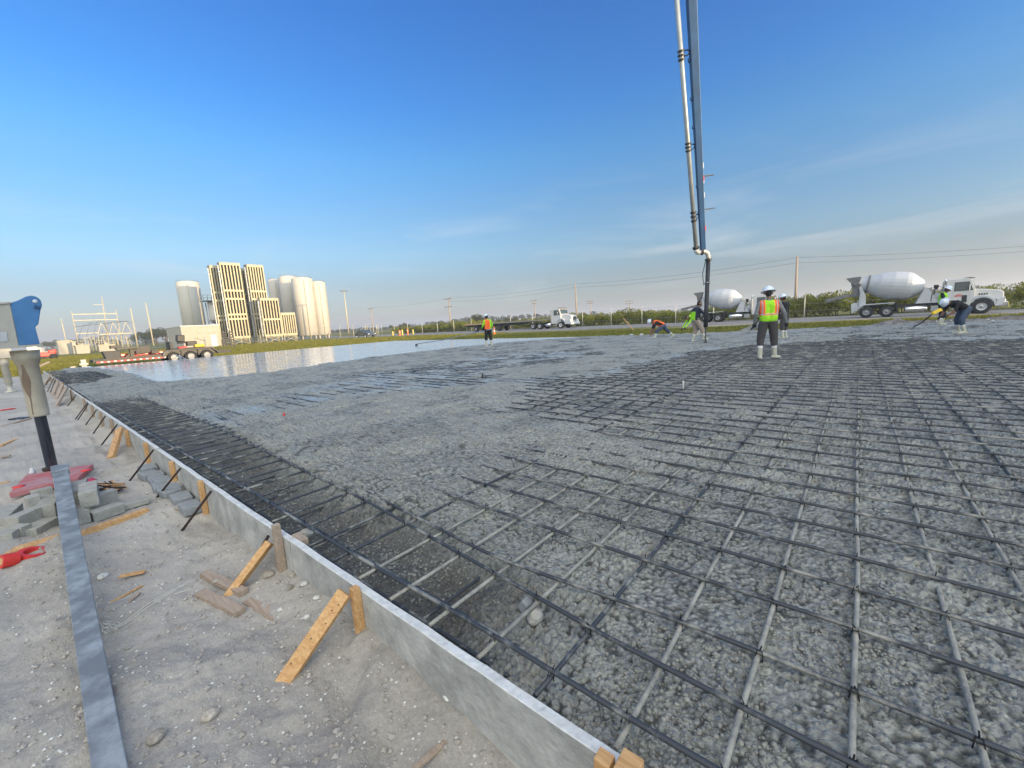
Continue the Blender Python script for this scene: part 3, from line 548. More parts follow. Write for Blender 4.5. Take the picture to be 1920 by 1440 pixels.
for (tx, ty), (fx_, fy), z0, lb in [((498, 985), (447, 1083), -.03, 'rusty steel pin beside the tall weathered stake, nearest the camera'), ((392.5, 911), (330, 995), .0, 'black steel pin leaning on the stake between the pavers and the tall stake'), ((335, 868), (284, 933), .01, 'black steel pin leaning over the nearer pavers'), ((286, 837), (234, 902), .01, 'long black steel pin by the far end of the pavers'),
    ((219, 794), (181, 838), .0, 'black pin, first beyond the thick short brace'), ((197, 779), (171, 811), .0, 'black pin, second beyond the thick short brace'), ((181, 769), (153, 800), .0, 'black pin, third beyond the thick short brace'), ((165, 758), (136, 787), .03, 'black pin, upper one of the crossed pair'), ((166, 760), (139, 791), .0, 'black pin, lower one of the crossed pair'),
    ((143, 741), (123, 761), .02, 'black pin in front of the far brown braces'), ((110, 724), (98, 735), .05, 'black pin, nearest of the far fan of pins'), ((106, 720), (92, 737), .05, 'black pin, second of the far fan of pins'), ((102, 716), (86, 736), .05, 'black pin, third of the far fan of pins'), ((96, 712), (79, 728), .05, 'black pin, farthest of the far fan of pins')]:
    pins.append(((bx_(tx, ty)/BY*.90+.02, .90), fb(fx_, fy), z0, -.32, lb))
pins.append(((-17.6, .90), (-17.5, .87), .02, -.40, 'upright black pin standing against the board beyond the crossed pair'))
for p0, p1, z0, z1, lb in pins:
    m_ = MB(); m_.tube([(p0[0], p0[1], z0+.012), (p1[0], p1[1], z1-.04)], .0105, 8); tag(m_.build('steel_pin', rust), lb, 'steel pin', 'steel pins bracing the form boards')
# ------------------------------------------------------------------ bricks, pavers and planks on the sand
def lay(p0, p1, z, w, h, name, mm, lb, cat, grp=None, bev=.004, dz=0, jag=False):
    a = gp(*p0, z); b_ = gp(*p1, z+dz); m_ = MB(); a.z += h/2; b_.z += h/2; m_.beam(a, b_, w, h, up=(random.uniform(-.06, .06), random.uniform(-.06, .06), 1))
    o = m_.build(name, mm, bevel=bev); return tag(o, lb, cat, grp)
gB = 'grey concrete bricks in the broken pile'
lay((170, 950), (170.5, 928), -.16, .125, .14, 'brick', blockm, 'cube shaped brick end standing highest in the pile, beside the red bag', 'brick', gB)
for p0, p1, z, w, h, lb in [((164, 955), (219, 937), -.27, .11, .12, 'long pale brick lying just below the upright cube'), ((172, 978), (230, 958), -.285, .12, .09, 'long brick in front of the pile, against the plank'),
    ((138, 985), (164, 976), -.27, .16, .12, 'short brick right beside the metal straightedge'), ((140, 950), (153, 925), -.27, .13, .15, 'brick half hidden behind the metal straightedge, on its right'),
    ((226, 955), (276, 940), -.28, .17, .05, 'flat broken grey slab piece at the right end of the pile'), ((52, 955), (78, 948), -.20, .12, .12, 'small upright brick left of the straightedge, top of the left pile'),
    ((25, 997), (86, 970), -.27, .13, .13, 'longest brick of the left pile, tilted to the right'), ((52, 1010), (97, 985), -.31, .14, .08, 'thin brick lying low in front of the left pile'), ((88, 975), (106, 950), -.27, .13, .14, 'brick touching the left side of the straightedge'),
    ((30, 1010), (50, 1001), -.29, .12, .10, 'small broken brick stub at the front of the left pile'), ((8, 1025), (34, 1006), -.30, .12, .10, 'brick at the lower left corner of the pile, on the plank'), ((-10, 1000), (24, 968), -.30, .16, .12, 'brick at the left border of the photo'),
    ((60, 935), (100, 925), -.29, .12, .08, 'brick at the back of the left pile near the red pad')]:
    lay(p0, p1, z, w, h, 'brick', blockm, lb, 'brick', gB)
gP = 'grey pavers beside the form board'
for p, ang, lb in [((279, 893), .1, 'paver farthest to the left, outer row'), ((296, 902), .0, 'second paver of the outer row'), ((303, 914), -.1, 'third paver of the outer row'), ((318, 925), .15, 'paver nearest the camera in the outer row'),
    ((292, 878), .05, 'farthest paver touching the form board'), ((306, 889), 0, 'second paver touching the form board'), ((322, 901), .04, 'third paver touching the form board'), ((340, 915), 0, 'fourth paver touching the form board'), ((357, 932), -.04, 'fifth paver touching the form board, half buried'), ((372, 948), 0, 'nearest paver touching the form board, beside a stake')]:
    q = gp(*p, -.27); y = min(q.y, BY-.115); m_ = MB(); m_.obox((0, 0, 0), (.24, .15, .07), Matrix.Identity(3)); o = m_.build('paver', paverm, bevel=.006); o.location = (q.x, y, -.262+random.uniform(-.006, .012)); o.rotation_euler = (random.uniform(-.05, .05), random.uniform(-.05, .05), ang); tag(o, 'grey '+lb, 'paver', gP)
lay((150, 1008), (277, 962), -.305, .075, .05, 'plank', pine, 'orange tan plank along the front of the brick pile, right of the straightedge', 'plank')
lay((-20, 1052), (112, 1012), -.305, .09, .04, 'plank', pine, 'tan plank under the left part of the brick pile', 'plank')
gS = 'loose wood scraps on the sand'
for p0, p1, z, w, h, mm, lb in [((384, 1080), (458, 1116), -.285, .055, .035, oldwood, 'rounded brown board end beside a yellowish rock'), ((376, 1115), (452, 1152), -.295, .06, .03, oldwood, 'grey wedge of wood parallel to the brown board end'),
    ((468, 1130), (524, 1165), -.315, .07, .03, oldwood, 'grey board end half buried below the narrow brace'), ((556, 1186), (638, 1214), -.30, .05, .018, oldwood, 'grey splintered stick passing under the big orange brace'), ((225, 1082), (272, 1073), -.30, .035, .012, pine, 'pointed pale wood splinter right of the straightedge'),
    ((206, 1132), (268, 1099), -.30, .014, .010, pine, 'long thin pale sliver right of the straightedge'), ((224, 1146), (262, 1112), -.305, .02, .008, oldwood, 'curved grey sliver below the thin pale one'), ((775, 1447), (838, 1392), -.305, .022, .014, oldwood, 'dark wet stick at the bottom edge of the photo'),
    ((0, 838), (34, 824), -.31, .06, .03, pine, 'flat orange brown plank at the left border'), ((0, 802), (56, 786), -.31, .10, .03, oldwood, 'dark brown board lying left of the grey outrigger rod'), ((0, 909), (18, 905), -.31, .07, .02, pine, 'small plank end at the left border below the red pad level'),
    ((56, 1428), (68, 1418), -.31, .03, .012, pine, 'small orange chip near the lower left corner'), ((2, 858), (20, 855), -.31, .06, .02, oldwood, 'dark scrap at the left border above the pad')]:
    lay(p0, p1, z, w, h, 'wood_scrap', mm, lb, 'wood scrap', gS, bev=.002)
lay((0, 770), (28, 766), -.31, .16, .02, 'red_board', redp, 'thin red board far down at the left border', 'board'); lay((26, 786), (54, 785), -.31, .22, .03, 'black_scrap', black, 'black plastic scrap beside the outrigger rod', 'scrap')
# shattered wood by the pile
m_ = MB(); q = gp(205, 918, -.27)
for k in range(26):
    a = random.uniform(-.35, .35)+.35; c = q+Vector((random.uniform(-.12, .12), random.uniform(-.06, .06), random.uniform(0, .06))); d = Vector((math.cos(a), math.sin(a), random.uniform(-.1, .1)))*random.uniform(.08, .2); m_.beam(c-d, c+d, random.uniform(.008, .022), random.uniform(.004, .010), mi=k % 2)
tag(m_.build('splintered_wood', [pine, rust]), 'splintered rotten wood chunk behind the brick pile', 'wood scrap')
# red things
def ring(name, p, z, r, w, lb, m2=None):
    q = gp(*p, z); t_ = thing(name, lb, 'tape roll', (q.x, q.y, z+.02)); m_ = MB(); ax = Vector((.3, -.85, .25)).normalized() if m2 else Vector((.15, .3, 1)).normalized()
    m_.lathe([(r*.62, -w/2), (r, -w/2), (r, w/2), (r*.62, w/2), (r*.62, -w/2)], (0, 0, 0), ax, 24, sm=False); m_.build('tape', redp, t_)
    if m2: c_ = MB(); c_.lathe([(0, -w/2-.001), (r*.6, -w/2-.001), (r*.6, w/2+.001), (0, w/2+.001)], (0, 0, 0), ax, 20, sm=False); c_.build('core', m2, t_)
ring('tape_roll', (18, 1055), -.27, .05, .085, 'red tape roll with a tan core lying at the left border', pine); ring('tape_roll', (62, 1043), -.295, .085, .045, 'flat red tape ring right of the roll with a tan core')
m_ = MB(); q = gp(163, 915, -.28)
g_ = 9; vs = [(q.x+(i/(g_-1)-.5)*.30, q.y+(j/(g_-1)-.5)*.16, q.z+.05+.08*float(fbm(np.array([i*.6]), np.array([j*.6]), 3, 5)[0])-.05*abs(i/(g_-1)-.5)) for j in range(g_) for i in range(g_)]
m_.add(vs, [(j*g_+i, j*g_+i+1, (j+1)*g_+i+1, (j+1)*g_+i) for j in range(g_-1) for i in range(g_-1)], 0, True); o = m_.build('red_bag', mat('red_plastic', (.55, .01, .05), .4, 0, .2, 8)); so = o.modifiers.new('s', 'SOLIDIFY'); so.thickness = .03; tag(o, 'crumpled crimson plastic bag behind the brick pile', 'bag')
m_ = MB(); m_.lathe([(.0, 0), (.028, 0), (.03, .07), (.018, .09), (.018, .11), (0, .11)], gp(62, 893, -.28), (.1, .05, 1), 14); tag(m_.build('white_cup', white), 'small white cup standing near the red outrigger pad', 'cup')
# string
m_ = MB()
def gl(px, py): q = gp(px, py, -.3); return Vector((q.x, q.y, gz(q.x, q.y)+.012))
for off in (0, 5):
    m_.tube([gl(395-off, 1076+off), gl(330, 1110+off*.6), gl(280, 1140+off), gl(235, 1170+off), gl(197, 1190+off*.5)], .0016, 5)
for k in range(9):
    x0, y0 = 203+random.uniform(-8, 22), 1182+random.uniform(-12, 8); m_.tube([gl(x0+7*math.cos(t), y0+4*math.sin(t)) for t in np.linspace(0, 5.5, 9)], .0014, 5)
m_.tube([gl(373, 1087), gl(378, 1098), gl(362, 1108), gl(330, 1122)], .0015, 5)
tag(m_.build('string', mat('string', (.62, .60, .52), .8)), 'tangled cream string stretched across the sand', 'string')
# rocks
def rock(q, r, lb=None, name='rock', mm=stonem, flat=.7, grp='loose rocks on the sand beside the form board'):
    bm = bmesh.new(); bmesh.ops.create_icosphere(bm, subdivisions=2, radius=1)
    sd_ = random.randint(0, 999)
    for v in bm.verts:
        d = 1+.35*float(fbm(np.array([v.co.x*1.3+sd_]), np.array([v.co.y*1.3+v.co.z*2.1]), 3, 3)[0])+random.uniform(-.06, .06); v.co = Vector((v.co.x*d*1.15, v.co.y*d, v.co.z*d*flat))*r
    me = bpy.data.meshes.new(name); bm.to_mesh(me); bm.free(); me.materials.append(mm); o = bpy.data.objects.new(name, me); C.objects.link(o); o.location = q; o.rotation_euler = (0, 0, random.uniform(0, 6))
    if lb: tag(o, lb, 'rock', grp)
    return o
for p, r, lb in [((506, 1093), .034, 'largest brown rock in the hollow beside the big brace'), ((551, 1096), .024, 'round brown rock right of the largest one'), ((407, 1101), .020, 'yellowish rock resting on the brown board end'), ((546, 1122), .022, 'flat rock below the round brown rock'), ((525, 1105), .014, 'small rock between the two brown ones'),
    ((574, 1118), .02, 'pale rock near the foot of the form board'), ((597, 1147), .018, 'white shell piece left of the big brace'), ((578, 1173), .017, 'pale flat rock above the splintered stick'), ((397, 1352), .030, 'knobbly yellowish rock near the bottom of the photo'), ((295, 1395), .030, 'dark tan rock close to the straightedge foot'), ((842, 1322), .022, 'pale rock at the foot of the nearest form board'),
    ((340, 955), .05, 'grey rock beside the nearest paver'), ((527, 1155), .014, 'small white stone beside the half buried board'), ((193, 1078), .030, 'white shell lump just right of the straightedge')]:
    q = gp(*p, -.30); q.z = gz(q.x, q.y)+r*.35; 
    if 'board end' in lb: q.z += .035
    rock(q, r, lb, mm=palestone if ('white' in lb or 'pale' in lb) else stonem)
# brick fragments in the trench under the bars
for p, sz, lb in [((1003, 1157), .062, 'pointed grey brick fragment propping up the bars near the board'), ((574, 1000), .07, 'square grey brick fragment in the trench behind the tall stake')]:
    q = gp(*p, -.06); o = rock(q, sz*.62, lb, 'brick_fragment', blockm, .9, 'brick fragments under the bars'); o['category'] = 'brick'
q = gp(985, 1133, -.05); m_ = MB(); m_.obox(q, (.04, .05, .06), Matrix.Rotation(.6, 3, 'Y')); tag(m_.build('brick_chip', paverm, bevel=.004), 'small blue grey chip beside the pointed brick fragment', 'brick')
# pebbles, many and tiny
def pebbles(name, n, area, rr, mm, label=None, par=None):
    base = np.array([(1, 0, 0), (-1, 0, 0), (0, 1, 0), (0, -1, 0), (0, 0, .7), (0, 0, -.7)]); tri = np.array([(0, 2, 4), (2, 1, 4), (1, 3, 4), (3, 0, 4), (2, 0, 5), (1, 2, 5), (3, 1, 5), (0, 3, 5)])
    P = area(n); Z = ground_h(P[:, 0][None], P[:, 1][None])[0][0]; r = rr[0]+(rr[1]-rr[0])*np.random.rand(n)**4
    V = base[None]*r[:, None, None]*(1+.5*(np.random.rand(n, 6, 3)-.5)); a = np.random.rand(n)*6.3; c, s = np.cos(a)[:, None], np.sin(a)[:, None]
    Vx = V[..., 0]*c-V[..., 1]*s+P[:, 0][:, None]; Vy = V[..., 0]*s+V[..., 1]*c+P[:, 1][:, None]; Vz = V[..., 2]+Z[:, None]+r[:, None]*.25
    V = np.stack([Vx, Vy, Vz], -1).reshape(-1, 3); Fq = (tri[None]+np.arange(n)[:, None, None]*6).reshape(-1, 3)
    return npmesh(name, V, Fq, mm)
def near_sand(n):
    d = 1.0+7*np.random.rand(n)**1.6; a = np.radians(100+88*np.random.rand(n)); P = np.stack([d*np.cos(a), d*np.sin(a)], 1); P[:, 1] = np.where(P[:, 1] > .92, .92-np.random.rand(n)*1.2, P[:, 1]); return P
o = pebbles('pebbles', 5200, near_sand, (.0022, .017), mat('pebble', (.24, .21, .18), .85, 0, .3, 30, col2=(.42, .39, .35))); tag(o, kind='stuff')
o = pebbles('shell_fragments', 3000, near_sand, (.0018, .010), palestone); tag(o, kind='stuff')
# galvanised straightedge
galv = mat('galvanised_metal', (.17, .182, .19), .55, .12, .2, 3.5, bump=.15, bscale=12, col2=(.31, .335, .35)); 
for n_ in galv.node_tree.nodes:
    if n_.type == 'TEX_NOISE' and n_.inputs['Scale'].default_value == 3.5: n_.inputs['Detail'].default_value = 9; n_.inputs['Scale'].default_value = 6.5; n_.inputs['Distortion'].default_value = .15
_r = [n for n in galv.node_tree.nodes if n.type == 'VALTORGB'][0]; _r.color_ramp.elements[0].position = .44; _r.color_ramp.elements[1].position = .62
se = MB(); a = gp(112, 876, -.02); b_ = gp(206, 1440, -.235); d = (b_-a).normalized()
se.beam(a, b_+d*.35, .12, .04, up=(0, 0, 1), w1=.088); se.beam(a-d*.02, a+d*.28, .135, .055, up=(0, 0, 1)); o = se.build('straightedge', galv, bevel=.004); tag(o, 'long grey galvanised straightedge leaning from the bottom edge onto the brick pile', 'straightedge')
# ------------------------------------------------------------------ pump truck outrigger at the left border
OB = gp(97, 905, -.30)
t_ = thing('outrigger_pad', 'dusty red square pad under the outrigger foot', 'outrigger pad', (OB.x-.05, OB.y+.02, -.27), math.radians(0))
padm = mat('dusty_red_pad', (.42, .06, .06), .8, 0, .3, 6, col2=(.36, .25, .26))
pl = [gp(18, 930, -.27), gp(148, 900, -.27), gp(176, 874, -.27), gp(50, 895, -.27)]
m_ = MB(); vs = [tuple(Vector((p.x, p.y, z))-t_.location) for z in (-.30, -.235) for p in pl]; m_.add(vs, [(0, 1, 2, 3), (4, 5, 6, 7), (0, 1, 5, 4), (1, 2, 6, 5), (2, 3, 7, 6), (3, 0, 4, 7)]); m_.build('pad_plate', padm, t_, bevel=.01)
for p in ((35, 913), (162, 882)):
    q = gp(*p, -.235)-t_.location; m_ = MB(); m_.lathe([(0, .012), (.05, .012), (.05, 0)], q, (0, 0, 1), 16); m_.build('lifting_hole', redp, t_)
ot = thing('pump_outrigger', 'taupe and blue outrigger box on a cream cylinder and dark chromed rod', 'outrigger', (0, 0, 0))
AX = -8.05
foot = at(99, 882, 5.30); r0 = at(66, 782, 5.35); c0 = at(52, 720, 5.35); top_ = at(36, 657, 5.35)
ux = (top_-foot).normalized(); ax_o = Vector((foot.x, foot.y, 0))
cx_, cyy = foot.x, foot.y
def av(z): return (cx_, cyy, z)
zf, zr, zt = -.20, .47, 1.24
m_ = MB(); m_.lathe([(0, zf-.05), (.08, zf-.05), (.09, zf-.02), (.09, zf), (.03, zf+.01)], (cx_, cyy, 0), n=20); m_.build('foot', rust, ot)
m_ = MB(); m_.lathe([(.054, zf+.0), (.054, zr+.05)], (cx_, cyy, 0), n=32); m_.build('piston_rod', mat('dark_chrome', (.10, .11, .14), .16, .9, .3, 3), ot)
cylm = mat('stained_cream_cylinder', (.38, .33, .25), .65, 0, .15, 5, bump=.5, bscale=18, col2=(.50, .45, .36))
m_ = MB(); m_.lathe([(.05, zr-.003), (.086, zr), (.089, zr+.02), (.091, zt-.12), (.104, zt-.115), (.107, zt-.07), (.118, zt-.065), (.124, zt+.05), (0, zt+.05)], (cx_, cyy, 0), n=40); m_.build('cylinder', cylm, ot)
m_ = MB(); sm_ = mat('oil_stain', (.16, .11, .075), .5, 0, .3, 8)
# oil stain: thin patch hugging the cylinder wall on the camera side
a0 = math.atan2(-cyy, -cx_)
st = []
for i in range(15):
    z = zt-.12-.62*i/14; w = (.25+.75*math.exp(-((i-5)/2.8)**2))*(1 if i < 9 else .5); c = a0-.55+.06*math.sin(i*.8); st.append((z, c, w))
vs = []; 
for z, c, w in st:
    for k in range(5): aa = c+w*(k/4-.5)*(1 if 0 < z else 1); vs.append((cx_+.0918*math.cos(aa), cyy+.0918*math.sin(aa), z))
m_.add(vs, [(i*5+k, i*5+k+1, (i+1)*5+k+1, (i+1)*5+k) for i in range(14) for k in range(4)], 0, True); m_.build('oil_stain', sm_, ot)
# the box: plane facing the camera, profile traced at true size, 0.45 m deep
dirx = Vector((IR.x, IR.y, 0)).normalized(); dep = Vector((-dirx.y, dirx.x, 0)); dep = Vector((-1, 0, 0)); side = Vector((0, 1, 0))
XF = cx_+.24
def onx(px, py, X=XF): r = ray(px, py); t = X/r.x; return (r.y*t, EYE+r.z*t)
bluep2 = [onx(*p) for p in [(19, 568), (34, 563), (48, 556), (58, 554), (68, 556), (76, 562), (79, 572), (76, 582), (72, 608), (66, 612), (70, 628), (75, 645), (36, 648)]]
greyp = [onx(*p) for p in [(-120, 578), (19, 568), (36, 649), (-110, 662)]]
m_ = MB(); m_.prism([(p[0], p[1]) for p in bluep2], XF, XF-.40, fn=lambda x, y, z: (y, x, z)); m_.build('blue_end_box', bluep, ot, bevel=.008)
m_ = MB(); m_.prism([(p[0], p[1]) for p in greyp], XF-.004, XF-.396, fn=lambda x, y, z: (y, x, z)); m_.build('beam', taup, ot, bevel=.008)
m_ = MB(); q = [onx(*p) for p in [(-115, 575), (20, 566), (20, 569), (-115, 579)]]; m_.prism(q, XF+.012, XF-.41, fn=lambda x, y, z: (y, x, z)); q = [onx(*p) for p in [(-115, 657), (80, 645), (80, 649), (-115, 662)]]; m_.prism(q, XF+.02, XF-.42, fn=lambda x, y, z: (y, x, z)); m_.build('flange', taup, ot)
y_, z_ = onx(66, 565); m_ = MB(); m_.lathe([(0, .003), (.022, .003), (.022, -.01)], (XF, y_, z_), (1, 0, 0), 20); m_.build('lifting_eye', mat('pale_hole', (.55, .60, .66), .9), ot)
y_, z_ = onx(70, 576); m_ = MB(); m_.obox((XF+.012, y_, z_), (.016, .05, .03), Matrix.Rotation(-.3, 3, 'X')); m_.build('latch', boomblue, ot)
q = [onx(*p) for p in [(-12, 624), (12, 622), (15, 640), (-10, 642)]]; m_ = MB(); m_.prism(q, XF+.003, XF-.001, fn=lambda x, y, z: (y, x, z)); m_.build('data_plate', mat('plate', (.45, .46, .50), .4, .3), ot)
# rear outrigger leg farther back and the parked vehicle behind it
ro = thing('rear_outrigger', 'distant cream outrigger leg at the left border behind the near one', 'outrigger', (0, 0, 0)); q = at(10, 692, 15.5)
m_ = MB(); m_.lathe([(0, -.28), (.15, -.28), (.15, -.24), (.07, -.2), (.07, 0), (.10, .02), (.10, .75), (.13, .76), (.13, 1.0), (0, 1.0)], (q.x, q.y, 0), n=20); m_.build('leg', cream, ro)
m_ = MB(); m_.box(q.x-.2, q.x+.2, q.y-3.5, q.y+.25, 1.0, 1.5); m_.build('beam', taup, ro, bevel=.01)
sv = thing('parked_suv', 'dark vehicle rear with red tail light behind the outriggers at the left border', 'car', (-40.5, -2.9, -.30), 0)
m_ = MB(); m_.prism([(-4.4, .45), (-4.4, 1.0), (-3.2, 1.15), (-2.5, 1.75), (-.3, 1.75), (0, 1.1), (0.05, .45)], 0, 1.9); m_.build('body', mat('black_car_paint', (.02, .02, .025), .25, 0, .1, 2, coat=.6), sv, bevel=.05)
m_ = MB(); m_.obox((-.09, .95, 1.4), (.02, 1.5, .5), Matrix.Rotation(-.3, 3, 'Y')); m_.build('rear_window', glass, sv)
for yy in (.12, 1.78): m_ = MB(); m_.obox((.03, yy, 1.05), (.06, .2, .35), Matrix.Identity(3)); m_.build('tail_light', mat('tail_light', (.7, .02, .02), .3), sv)
m_ = MB(); m_.box(.05, .12, .1, 1.8, .5, .62); m_.build('bumper', chrome, sv)
for xx in (-.9, -3.5):
    for yy in (-.02, 1.72): m_ = MB(); m_.lathe([(0, 0), (.33, 0), (.36, .04), (.36, .16), (.33, .2), (0, .2)], (xx, yy, .36), (0, 1, 0), 20); m_.build('wheel', rubber, sv)
# ------------------------------------------------------------------ concrete pump boom and hose
bo = thing('pump_boom', 'blue concrete pump boom with a grey delivery pipe hanging down over the slab', 'pump boom', (0, 0, 0))
def bl(p, d): return at(p[0], p[1], d)
T0 = bl((1318, 468), 16); T1 = bl((1296, 0), 12.6); dB = (T1-T0); T2 = T0+dB*1.55
side_b = Vector((IR.x, IR.y, 0)).normalized()
m_ = MB(); m_.beam(T0, T2, .15, .17, up=side_b, w1=.26, h1=.30); m_.build('boom_section', [boomblue], bo, bevel=.01)
m_ = MB()
for k in range(1): m_.beam(T0+side_b*.085+dB*.05, T2+side_b*.150, .10, .03, up=side_b, w1=.22, h1=.04)
m_.build('boom_lit_side', boomlit, bo)  # lighter strip puts the sunlit right side of the boom into its colour
E1 = T2+Vector((-6.5, -9, -1.2)); m_ = MB(); m_.beam(T2, E1, .42, .5, up=(0, 0, 1)); m_.build('upper_section', boomblue, bo, bevel=.01)
P0 = bl((1305, 465), 16.0); P1 = bl((1269, 0), 12.6); dP = P1-P0; P2 = P0+dP*1.5
pipem = mat('delivery_pipe', (.30, .33, .34), .45, .4, .2, 2.5, col2=(.42, .45, .46))
m_ = MB(); m_.tube([P0, P0+dP*.5, P2], .075, 16); m_.tube([P2, P2+Vector((-6.5, -9, -1.2))], .075, 12); m_.build('delivery_pipe', pipem, bo)
for f_, n_ in ((.05, 1), (.12, 1), (.145, 1), (.165, 1)): pass
for fr in (.135, .155, .175, .45, .465, .48, .80, .815, .83):
    m_ = MB(); c = P0+dP*fr; d = dP.normalized(); m_.lathe([(.074, -.03), (.105, -.03), (.105, .03), (.074, .03)], c, d, 16, sm=False); m_.build('pipe_clamp', black, bo)
for fr in (.155, .465, .82):
    m_ = MB(); c = P0+dP*fr; e_ = T0+dB*(fr+.01)-side_b*.08; 
    for o_ in (-.08, .08): m_.tube([c+Vector((0, 0, o_)), c+(e_-c)*.6+Vector((0, 0, o_)), e_], .018, 6)
    m_.build('pipe_bracket', black, bo)
for fr in (.195, .345):
    m_ = MB(); c = T0+dB*fr+side_b*.10; m_.beam(c, c+side_b*.42+Vector((0, 0, .03)), .09, .018); m_.beam(c+Vector((0, 0, -.12)), c+side_b*.25, .05, .018); m_.build('step', grime, bo)
for fr, col in ((.105, redp), (.26, white), (.325, white), (.335, redp), (.39, white)):
    m_ = MB(); c = T0+dB*fr+side_b*(.105+.15*fr*.4)-FWD*.02; m_.obox(c, (.04, .08, .18), Matrix.Identity(3)); m_.build('decal_plate', col, bo)
for fr in (.30, .18, .55, .66, .8):
    m_ = MB(); c = T0+dB*fr-side_b*(.07+.1*fr); m_.obox(c, (.08, .08, .09), Matrix.Identity(3)); m_.build('lug', boomblue, bo)
# elbow, hose end
Hh = at(1328, 487, 16.1); tip = Vector((Hh.x, Hh.y, .75))
def arc(a, b_, c, n=8): return [a*(1-t)**2+b_*2*t*(1-t)+c*t*t for t in np.linspace(0, 1, n)]
mid = at(1316, 472, 16.0)
m_ = MB(); m_.tube(arc(P0, at(1304, 477, 16), mid)+arc(mid, at(1330, 470, 16), Hh)[1:], .085, 14); m_.build('elbow', mat('elbow_cream', (.42, .42, .40), .55, .2, .3, 4), bo)
for c, d in ((P0, dP), (mid, Vector((1, .7, 0))), (Hh, Vector((0, 0, 1)))): m_ = MB(); m_.lathe([(.08, -.035), (.125, -.035), (.125, .035), (.08, .035)], c, d, 16, sm=False); m_.build('coupling', black, bo)
base = at(1323, 613, 16.1)
m_ = MB(); m_.tube([Hh+Vector((0, 0, -.03)), Hh*.66+base*.34, Hh*.3+base*.7, base], .078, 16); m_.build('end_hose', mat('hose_rubber', (.022, .022, .026), .55, 0, .3, 5), bo)
m_ = MB(); m_.lathe([(.082, 0), (.084, .26)], Hh+Vector((0, 0, -.36)), (0, 0, 1), 16); c = Hh*.66+base*.34; m_.tube([c+Vector((.095*math.cos(t), .095*math.sin(t), 0)) for t in np.linspace(0, 6.28, 13)], .02, 6); m_.build('hose_collar', steel, bo)
m_ = MB(); m_.tube([Hh+Vector((-.1, 0, -.05)), Hh+Vector((-.2, 0, -.5)), Hh+Vector((-.16, 0, -.95)), c+Vector((-.05, 0, 0))], .014, 6); m_.build('safety_sling', black, bo)
m_ = MB(); zz = slab_z(base.x, base.y); pts = [base+Vector((.01*math.sin(k*2), .01*math.cos(k*3), -(base.z-zz)*k/8)) for k in range(9)]; m_.tube(pts, [.05, .035, .03, .034, .026, .03, .028, .035, .07], 8); o = m_.build('falling_concrete', MATS['fresh_concrete']); tag(o, 'thin stream of grey concrete dropping from the black hose', 'concrete stream')
# small markers in the concrete
for p, r, h, mm, lb in [((533, 781), .016, .05, redp, 'small red marker standing in the wet concrete'), ((905, 708), .02, .085, rust, 'dark short marker pin in the concrete left of centre'), ((963, 873), .010, .055, steel, 'dark marker pin where the open bars begin'), ((1281, 728), .016, .12, palestone, 'pale marker pin between the bars right of centre')]:
    q = gp(*p, 0); m_ = MB(); m_.lathe([(0, -.08), (r, -.08), (r, h), (r*.7, h+.01), (0, h+.01)], (q.x, q.y, 0), n=10); tag(m_.build('marker_pin', mm), lb, 'marker pin', 'marker pins in the concrete')
# ------------------------------------------------------------------ people
def cap_verts(p0, p1, r0, r1, n=12, k=4):
    p0 = Vector(p0); p1 = Vector(p1); d = p1-p0
    if d.length < 1e-5: d = Vector((0, 0, 1e-4)); p1 = p0+d
    d = d.normalized(); u = Vector((0, 0, 1)) if abs(d.z) < .9 else Vector((1, 0, 0)); a = d.cross(u).normalized(); b_ = a.cross(d); rings = []
    for i in range(k+1): t = math.pi/2*(1-i/k); rings.append((p0-d*math.sin(t)*r0, max(1e-4, math.cos(t)*r0)))
    for i in range(k+1): t = math.pi/2*(i/k); rings.append((p1+d*math.sin(t)*r1, max(1e-4, math.cos(t)*r1)))
    vs = [c+a*(math.cos(2*math.pi*j/n)*r)+b_*(math.sin(2*math.pi*j/n)*r) for c, r in rings for j in range(n)]
    fs = [(i*n+j, i*n+(j+1) % n, (i+1)*n+(j+1) % n, (i+1)*n+j) for i in range(len(rings)-1) for j in range(n)]
    fs += [tuple(range(n))[::-1], tuple(range((len(rings)-1)*n, len(rings)*n))]
    return vs, fs
